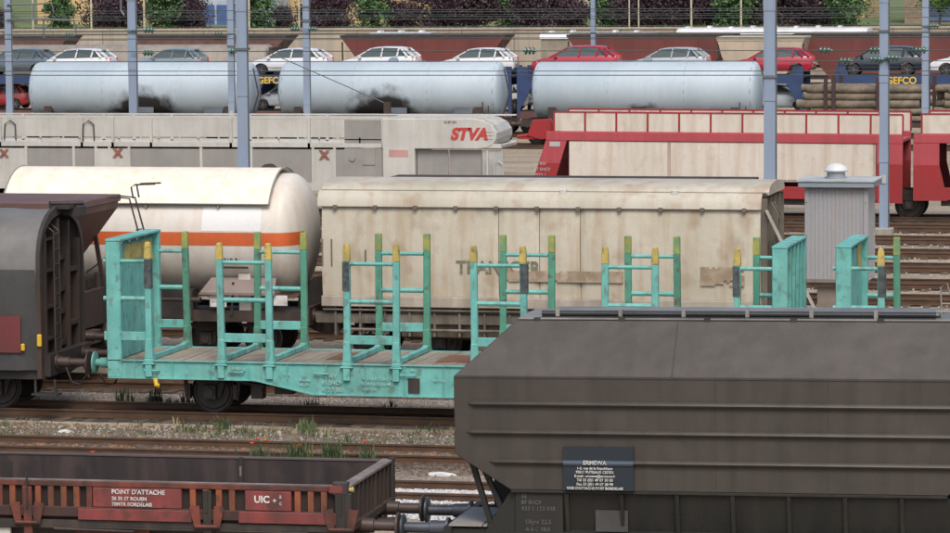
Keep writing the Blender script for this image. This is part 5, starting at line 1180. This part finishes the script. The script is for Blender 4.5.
root = far_hopper('pale beige hopper between two dark red hoppers', -37.9, -32.4, Y=228.0, zt=4.15, inset=.3, m=mat('warm_beige_paint', (.46, .38, .28), (.36, .31, .25), .6), topm=palewall, group='pale wagons at the back')
def far_tank():
    Y = 216.0; XL, XR = -84.0, -63.9
    root = thing('tank_wagon', 'long dull grey beige tank wagon behind the white and grey cars at left', 'tank wagon', ((XL+XR)/2, Y, 0))
    R = 1.35; D = .3; zc = 2.82
    P = [(XL+D*(1-math.cos(math.pi/2*k/5)), max(.01, R*math.sin(math.pi/2*k/5))) for k in range(6)]+[(XR-D*(1-math.cos(math.pi/2*k/5)), max(.01, R*math.sin(math.pi/2*k/5))) for k in range(5, -1, -1)]
    MB().lathe_x(Y, zc, P, 36).build('barrel', mat('dull_grey_beige_tank', (.27, .245, .21), (.22, .20, .175), .6, dirt=(.14, .12, .10), dirt_amt=.5), root, smooth=40)
    MB().box(XL-.3, XR+.3, Y-1.2, Y+1.2, .95, 1.4).build('underframe', darkst, root)
    MB().box(XR+.05, XR+.3, Y-1.2, Y+1.2, 1.4, 4.0).build('end_wall', darkst, root)
    for x in (XL+1.5, (XL+XR)/2, XR-1.5): bogie(root, x, Y)
far_tank()
def far_covered(label, XL, XR, zt):
    Y = 247.0; root = thing('covered_wagon', label, 'freight wagon', ((XL+XR)/2, Y, 0), group='white roofed wagons in front of the wall')
    MB().box(XL+.1, XR-.1, Y-1.4, Y+1.4, 1.2, zt-.36).build('body', mat('dull_beige_side', (.30, .26, .2), None, .7), root)
    MB().prism_x([(Y-1.5, zt-.4), (Y-1.35, zt-.12), (Y-.8, zt), (Y+.8, zt), (Y+1.35, zt-.12), (Y+1.5, zt-.4)], XL, XR).build('roof', ventw, root)
    x = XL+.6
    while x < XR-.5: MB().box(x-.12, x+.12, Y-.6, Y+.3, zt+.001, zt+.10+random.uniform(0, .08)).build('roof_hatch', ventw, root); x += 1.5
    MB().box(XL, XR, Y-1.3, Y+1.3, .9, 1.2).build('underframe', darkst, root)
    for x in (XL+1.2, XR-1.2): bogie(root, x, Y)
far_covered('short white roofed wagon above the hopper at the left centre', -65.8, -61.4, 4.15)
far_covered('white roofed wagon ending behind the top right hopper', -43.9, -30.8, 4.38)
far_covered('white roofed wagon just right of the lone thin mast', -53.5, -45.4, 4.1)

# ------------------------------------------------------------------ retaining wall, terrace, buildings
wr = thing('retaining_wall', 'long beige concrete retaining wall behind the trains at the top', 'wall', (-50, 262, 0))
MB().box(-200, 120, 262, 262.5, GZ, 3.98).build('wall_face', wallm, wr); MB().box(-200, 120, 261.9, 262.6, 3.983, 4.12).build('coping', wallm, wr)
pj = MB(); x = -199
while x < 119: pj.box(x-.03, x+.03, 261.97, 261.998, 0, 3.98); x += 4
pj.build('wall_joint', mat('dark_joint_concrete', (.2, .17, .14), None, .9), wr)  # strips of darker concrete mark the wall joints
setting(MB().box(-400, 300, 262.6, 1200, 2.5, 3.6).build('terrace', grassland)); setting(MB().box(-400, 300, 282, 290, 3.3, 3.604).build('road', asph))
def building(name, label, x0, x1, y0, y1, z1, m, wins=None, doorm=None, wz=(5.0, 6.2), cat='building'):
    r = thing(name, label, cat, ((x0+x1)/2, y0, 3.6)); MB().box(x0, x1, y0, y1, 3.3, z1).build('wall', m, r)
    MB().box(x0-.2, x1+.2, y0-.2, y1+.2, z1+.002, z1+.3).build('roof', darkst, r)
    for a, b_ in wins or []:
        f = MB().box(a, b_, y0-.05, y0-.003, *wz).build('window', whitep, r); MB().box(a+.08, b_-.08, y0-.07, y0-.052, wz[0]+.08, wz[1]-.08).build('pane', glassd, f)
    return r
building('warehouse', 'long ochre rendered building behind the plum trees at the top left', -112, -72, 305, 325, 11, ochre, [(-110, -108.5), (-104, -102.5), (-83, -81.5)], wz=(7.2, 8.6))
b2 = building('storage_building', 'pale grey building with blue shutters behind the masts', -97.5, -88.5, 300, 304, 11, mat('pale_blue_grey_render', (.42, .47, .54), None, .8), [])
for a, b_ in ((-95.9, -94.0), (-93.8, -91.6), (-91.4, -90.2)): MB().box(a, b_, 299.9, 299.997, 3.6, 5.3).build('shutter', mat('blue_shutter', (.06, .12, .30), (.05, .1, .24), .5), b2)
building('pale_building', 'pale cream building glimpsed between dark trees at the top centre', -78, -52, 330, 345, 11, palewall, [(-70, -68.5)], wz=(7, 8.4))
building('ochre_house', 'ochre house wall behind the green trees right of centre', -51, -40, 318, 330, 11, ochre)
b3 = building('brick_building', 'tan brick building with tall blue windows at the top right corner', -34.1, -24, 296, 308, 12, brickm, [])
b3w = MB().box(-32.4, -28.4, 295.9, 295.997, 3.8, 10).build('window', mat('blue_window_frame', (.10, .16, .30), None, .4), b3); MB().box(-32.2, -28.6, 295.85, 295.898, 4.2, 9.8).build('pane', flat('blue_glass', (.06, .09, .16), .15), b3w)
MB().tube([(-32.2, 295.8, 4.3), (-31.0, 295.8, 6.2)], .05, 5).build('window_bar', bluest, b3); MB().box(-32.3, -30.3, 295.8, 295.84, 5.5, 5.6).build('window_bar', yellow, b3); MB().tube([(-31.1, 295.75, 4.3), (-29.6, 295.75, 6.0)], .05, 5).build('window_bar', bluest, b3)

# ------------------------------------------------------------------ trees
def crown_mesh(rx, ry, rz, n, per, leaf, seed, base=.0):
    rnd = random.Random(seed); b = MB(); n = int(n*1.35); leaf *= 1.15
    for _ in range(n):
        while True:
            p = Vector((rnd.uniform(-1, 1), rnd.uniform(-1, 1), rnd.uniform(-1, 1)))
            if .25 < p.length < 1: break
        c = Vector((p.x*rx, p.y*ry, p.z*rz)); cr = rnd.uniform(.22, .5)*min(rx, rz)*.6
        for _ in range(per):
            q = c+Vector((rnd.gauss(0, cr), rnd.gauss(0, cr), rnd.gauss(0, cr*.8))); a = Vector((rnd.gauss(0, 1), rnd.gauss(0, 1), rnd.gauss(0, 1))).normalized(); u = a.orthogonal().normalized()*leaf*rnd.uniform(.6, 1.2); v = a.cross(u).normalized()*leaf*rnd.uniform(.4, .8)
            b.add([q-u, q-v, q+u, q+v], [(0, 1, 2, 3)])
    return b
def tree_proto(name, rx, rz, h0, m, seed, n=46, per=60, leaf=.13, tr=.12):
    r = thing(name, 'x', 'tree', (0, 0, 0))
    t = MB(); t.tube([(0, 0, 0), (.05, 0, h0*.6), (.0, .05, h0+rz*.6)], [tr, tr*.8, tr*.35], 8)
    rnd = random.Random(seed)
    for k in range(7): a = rnd.uniform(0, 6.3); z = h0*rnd.uniform(.6, 1.0); t.tube([(0, 0, z), (math.cos(a)*rx*.35, math.sin(a)*rx*.35, z+rz*.5), (math.cos(a)*rx*.7, math.sin(a)*rx*.7, z+rz*rnd.uniform(.6, 1.2))], [tr*.45, tr*.3, tr*.1], 5)
    t.build('trunk', bark, r, smooth=True)
    c = crown_mesh(rx, rx, rz, n, per, leaf, seed); c.v = [(x, y, z+h0+rz*.85) for x, y, z in c.v]; c.build('crown', m, r)
    return r
protos = {'plum_tree': [tree_proto('plum_tree', 2.1, 2.2, .5, plum, 1, 60, 70), tree_proto('plum_tree', 2.3, 2.0, .4, plum, 2, 60, 70)],
          'leafy_tree': [tree_proto('leafy_tree', 1.25, 2.4, .3, leafg, 3, 46, 60), tree_proto('leafy_tree', 1.4, 2.3, .5, leafg, 4, 46, 60)],
          'dark_tree': [tree_proto('dark_tree', 2.6, 3.0, .2, leafd, 5, 80, 80, .15)],
          'bright_tree': [tree_proto('bright_tree', 1.9, 1.7, 1.9, leafy, 6, 46, 60, .13)]}
used = set()
def place(kind, k, x, y, sc, rz, label, group, z=3.58):
    src = protos[kind][k]
    if src.name in used:
        o = src.copy(); COL.objects.link(o)
        for ch in src.children: c = ch.copy(); COL.objects.link(c); c.parent = o
    else: o = src; used.add(src.name)
    o.location = (x, y, z); o.scale = (sc, sc, sc); o.rotation_euler = (0, 0, rz); o['label'] = label; o['group'] = group
# x positions in metres at y about 270 (one pixel is about 0.077 m)
px = lambda p: -102.2 + p*.0787
for i, (p, kd, k, sc, lb) in enumerate([(8, 'plum_tree', 0, .45, 'small plum tree at the extreme top left corner'), (64, 'leafy_tree', 0, .85, 'green tree left of the first purple plum tree, beside a cream lamp post'), (108, 'plum_tree', 0, .95, 'first big dark purple plum tree from the left'),
        (134, 'plum_tree', 1, .8, 'dark purple plum tree just behind the second mast'), (172, 'leafy_tree', 1, .95, 'green tree between plum trees near the blue shutters'), (190, 'plum_tree', 1, .75, 'plum tree touching the blue shutters'),
        (272, 'leafy_tree', 0, 1.05, 'green tree right of the wide masts'), (292, 'plum_tree', 0, .45, 'little plum tree right of the masts, beside a green tree'), (326, 'plum_tree', 1, .72, 'plum tree beside the mast at the left centre'), (352, 'plum_tree', 0, .78, 'plum tree left of the green tree at left centre'),
        (386, 'leafy_tree', 1, .95, 'green tree between two plum trees at the left centre'), (411, 'plum_tree', 1, .62, 'plum tree left of the pale cream gap'), (455, 'plum_tree', 0, .85, 'plum tree right of the pale cream gap'), (484, 'plum_tree', 1, .92, 'plum tree left of the centre green tree'),
        (517, 'leafy_tree', 0, 1.0, 'green tree at the top centre between plum trees'), (553, 'plum_tree', 0, .85, 'plum tree left of the lone thin mast'), (582, 'plum_tree', 1, .7, 'plum tree touching the lone thin mast'), (624, 'leafy_tree', 1, 1.0, 'green tree right of the lone thin mast'),
        (655, 'plum_tree', 1, .85, 'plum tree left of the twin posts'), (682, 'plum_tree', 0, .9, 'plum tree beside the twin posts'), (708, 'plum_tree', 1, .8, 'plum tree right of the twin posts'), (743, 'leafy_tree', 0, 1.05, 'green tree left of the widest mast'),
        (793, 'plum_tree', 0, .9, 'plum tree right of the widest mast'), (822, 'plum_tree', 1, .7, 'plum tree left of the green tree near the right masts'), (853, 'leafy_tree', 1, 1.05, 'green tree left of the right hand mast')]):
    place(kd, k, px(p), 268+(i % 3)*1.6, sc, i*1.3, lb, 'street trees along the top of the wall')
place('bright_tree', 0, px(905)+1.0, 284, .8, 0, 'bright green small tree beside the brick building', 'trees at the top right')
for i, (p, y) in enumerate([(640, 281), (668, 284), (700, 280), (728, 283), (760, 281), (790, 284), (822, 282), (848, 286), (445, 320), (560, 312), (600, 300)]):
    place('dark_tree', 0, px(p)+(y-270)*-.02*13, y, .95+.12*(i % 3), i*2.1, 'dark green dense tree behind the street trees, %s of eight from the left' % ('first', 'second', 'third', 'fourth', 'fifth', 'sixth', 'seventh', 'eighth')[min(i, 7)], 'dark trees behind the street trees') if i < 8 else None
place('dark_tree', 0, px(20)-2, 300, .35, 1, 'small dark shrub before the ochre building', 'shrubs before the ochre building') if False else None
hb = MB()
for i in range(60): x = random.uniform(-104, -24); blades(hb, x, random.uniform(263.5, 270), 40, .7, .5, 3.6)
tag(hb.build('undergrowth', leafy), 'tufts of green undergrowth on top of the retaining wall', 'undergrowth', kind='stuff')

# ------------------------------------------------------------------ masts, lamp posts, wires
def insulator(parent, x, y, z, r=.125, n=3):
    b = MB(); P = [(-.26, .03)]
    for k in range(n): c = -.2+k*.14; P += [(c, .05), (c+.02, r), (c+.07, r*.9), (c+.09, .05)]
    P.append((.26, .03)); b.lathe_x(y, z, [(x+dx, rr) for dx, rr in P], 14); b.build('insulator', glassg, parent, smooth=40)
def catenary_mast(label, x, y, w, collars, ins=(), arms=(), H=11.5, foot=False):
    r = thing('catenary_mast', label, 'mast', (x, y, GZ), group='blue grey catenary masts')
    b = MB(); w *= .9; d = w*.6
    b.box(x-w/2, x+w/2, y-d/2, y-d/2+.03, GZ, H); b.box(x-w/2, x+w/2, y+d/2-.03, y+d/2, GZ, H); b.box(x-.02, x+.02, y-d/2+.031, y+d/2-.031, GZ, H)
    b.box(x-w/2, x-w/2+.02, y-d/2+.031, y-d/2+.10, GZ, H); b.box(x+w/2-.02, x+w/2, y-d/2+.031, y-d/2+.10, GZ, H)
    b.build('post', mast, r)
    MB().box(x-.32, x+.32, y-.32, y+.32, GZ, .08).build('foundation', concr, r, bevel=.03)
    c = MB()
    for z in collars: c.box(x-w/2-.04, x+w/2+.04, y-d/2-.04, y+d/2+.04, z-.05, z+.03)
    if collars: c.build('collar', mastb, r)
    for z in (2.6, 5.4, 8.2):
        MB().box(x-w/2-.012, x+w/2+.012, y-d/2-.016, y-d/2-.002, z-.22, z+.22).build('splice_plate', mast, r, bevel=.004)
    MB().box(x-.09, x+.09, y-d/2-.03, y-d/2-.017, 1.65, 1.95).build('mast_plate', dimwhite, r)
    MB().tube([(x+w/2+.03, y-d/2+.06, .1), (x+w/2+.03, y-d/2+.06, 9.5)], .02, 6).build('conduit', mastb, r)
    for dx, z in ins: insulator(r, x+dx, y-d/2-.1, z); MB().bar((x, y-d/2-.1, z), (x+dx, y-d/2-.1, z), .03).build('insulator_rod', mastb, r)
    for pts in arms: MB().tube([(x+a, y-d/2-.06, z) for a, z in pts], .045, 6).build('cantilever', mastb, r)
    return r
catenary_mast('blue grey mast nearest the left edge, with rusty cantilever arms', -60.2, 160, .34, [7.3], [(4.9/1.6, 6.1)], [((0, 7.55), (2.2, 7.6), (2.3, 7.2)), ((0, 6.85), (1.2, 6.9), (3.3, 6.8), (3.4, 6.2)), ((1.3, 7.6), (1.3, 6.9)), ((1.8, 6.9), (1.8, 6.0))])
catenary_mast('blue grey mast left of the twin masts with a green glass insulator', -47.7, 141, .38, [6.75], [(.8, 6.78), (.75, 5.85)], [((-.42, 9), (-.42, 7.6), (-.3, 7.4))])
catenary_mast('thinner left mast of the twin masts', -54.0, 175, .36, [5.2], [(-.6, 5.8), (.2, 4.95)])
catenary_mast('thicker right mast of the twin masts reaching down to the white carrier', -35.1, 115, .40, [6.75])
catenary_mast('grey mast above the large white car', -49.2, 172, .36, [6.5, 7.2], [(-.5, 6.1), (.4, 6.1)])
catenary_mast('lone thin mast above the red people carrier', -40.5, 200, .27, [])
catenary_mast('widest grey mast, standing behind the beige wagon', -17.08, 112, .40, [5.95])
catenary_mast('grey mast standing on its concrete foot right of the ribbed hut', -15.34, 127.0, .34, [7.3-.3, 6.0], [(-.25, 6.0), (.35, 6.05)])
catenary_mast('mast behind the red carrier near the right edge', -18.6, 170, .34, [6.2], [(.45, 6.2)])
def lamp_post(x, y, label, r_=.07):
    r = thing('lamp_post', label, 'lamp post', (x, y, 3.6), group='cream street lamp posts on the terrace')
    MB().tube([(x, y, 3.58), (x, y, 10.5)], [r_*1.2, r_*.8], 10).build('post', mat('cream_post_paint', (.55, .50, .35), None, .6), r, smooth=True)
    MB().tube([(x, y, 10.5), (x+.2, y, 10.9), (x+1.2, y, 11.1)], .05, 8).build('arm', mastb, r); MB().box(x+.9, x+1.7, y-.15, y+.15, 11.02, 11.18).build('lamp_head', mastb, r, bevel=.03)
lamp_post(px(62), 264, 'cream lamp post at the far left in front of the green tree'); lamp_post(px(122), 264, 'cream lamp post between the two left plum trees'); lamp_post(px(176), 264, 'cream lamp post right of the second mast')
lamp_post(px(282), 264, 'brown-cream lamp post beside the green tree right of the twin masts'); lamp_post(px(713), 264, 'cream lamp post left of the widest mast'); lamp_post(px(332), 264, 'cream lamp post at the left centre')
lamp_post(px(654), 264, 'left one of the twin cream posts', .05); lamp_post(px(663), 264, 'right one of the twin cream posts', .05); lamp_post(px(760), 264, 'cream lamp post hidden beside the widest mast')
def wire(y, z, label, r=.016, ins=(), x0=-130, x1=60, sag=.0):
    o = thing('overhead_wire', label, 'overhead wire', ((x0+x1)/2, y, z), group='overhead wires above the tracks')
    n = 24; MB().tube([(x0+(x1-x0)*i/n, y, z-sag*math.sin(math.pi*((i*2) % 8)/8)) for i in range(n+1)], r, 5).build('wire_strand', wirem, o, smooth=True)
    for x in ins: insulator(o, x, y, z, .14)
    return o
wl = ((124, 5.55), (129.2, 6.9), (134, 5.35), (134, 6.6), (175, 5.5), (181, 6.75), (192, 6.3), (186, 5.9), (150, 7.0), (165, 6.0), (150, 7.4), (213, 6.0), (216, 7.1))
order = sorted(wl, key=lambda q: -(q[1]-CAMH)/q[0])
ORD = 'topmost second third fourth fifth sixth seventh eighth ninth tenth eleventh twelfth lowest'.split()
for (y, z), w_ in zip(order, ORD): wire(y, z, 'thin dark plain overhead wire, the %s%s counting down the picture' % (w_, ''))
wire(134, 5.72, 'overhead wire with green insulators hanging over the right tracks', ins=(-17.6, -16.2))
wire(129.2, 6.25, 'overhead wire carrying green insulators in line with the right masts', ins=(-17.7, -15.9, -14.3, -28.5))
s = thing('stay_wire', 'slanting stay wire with a counterweight in front of the middle tank', 'wire', (-44, 170, 2)); MB().tube([(-50.5, 170, 5.0), (-44.6, 170, 2.5)], .025, 6).build('wire_strand', wirem, s); MB().box(-44.75, -44.45, 169.85, 170.15, 1.5, 2.6).build('counterweight', brownst, s)
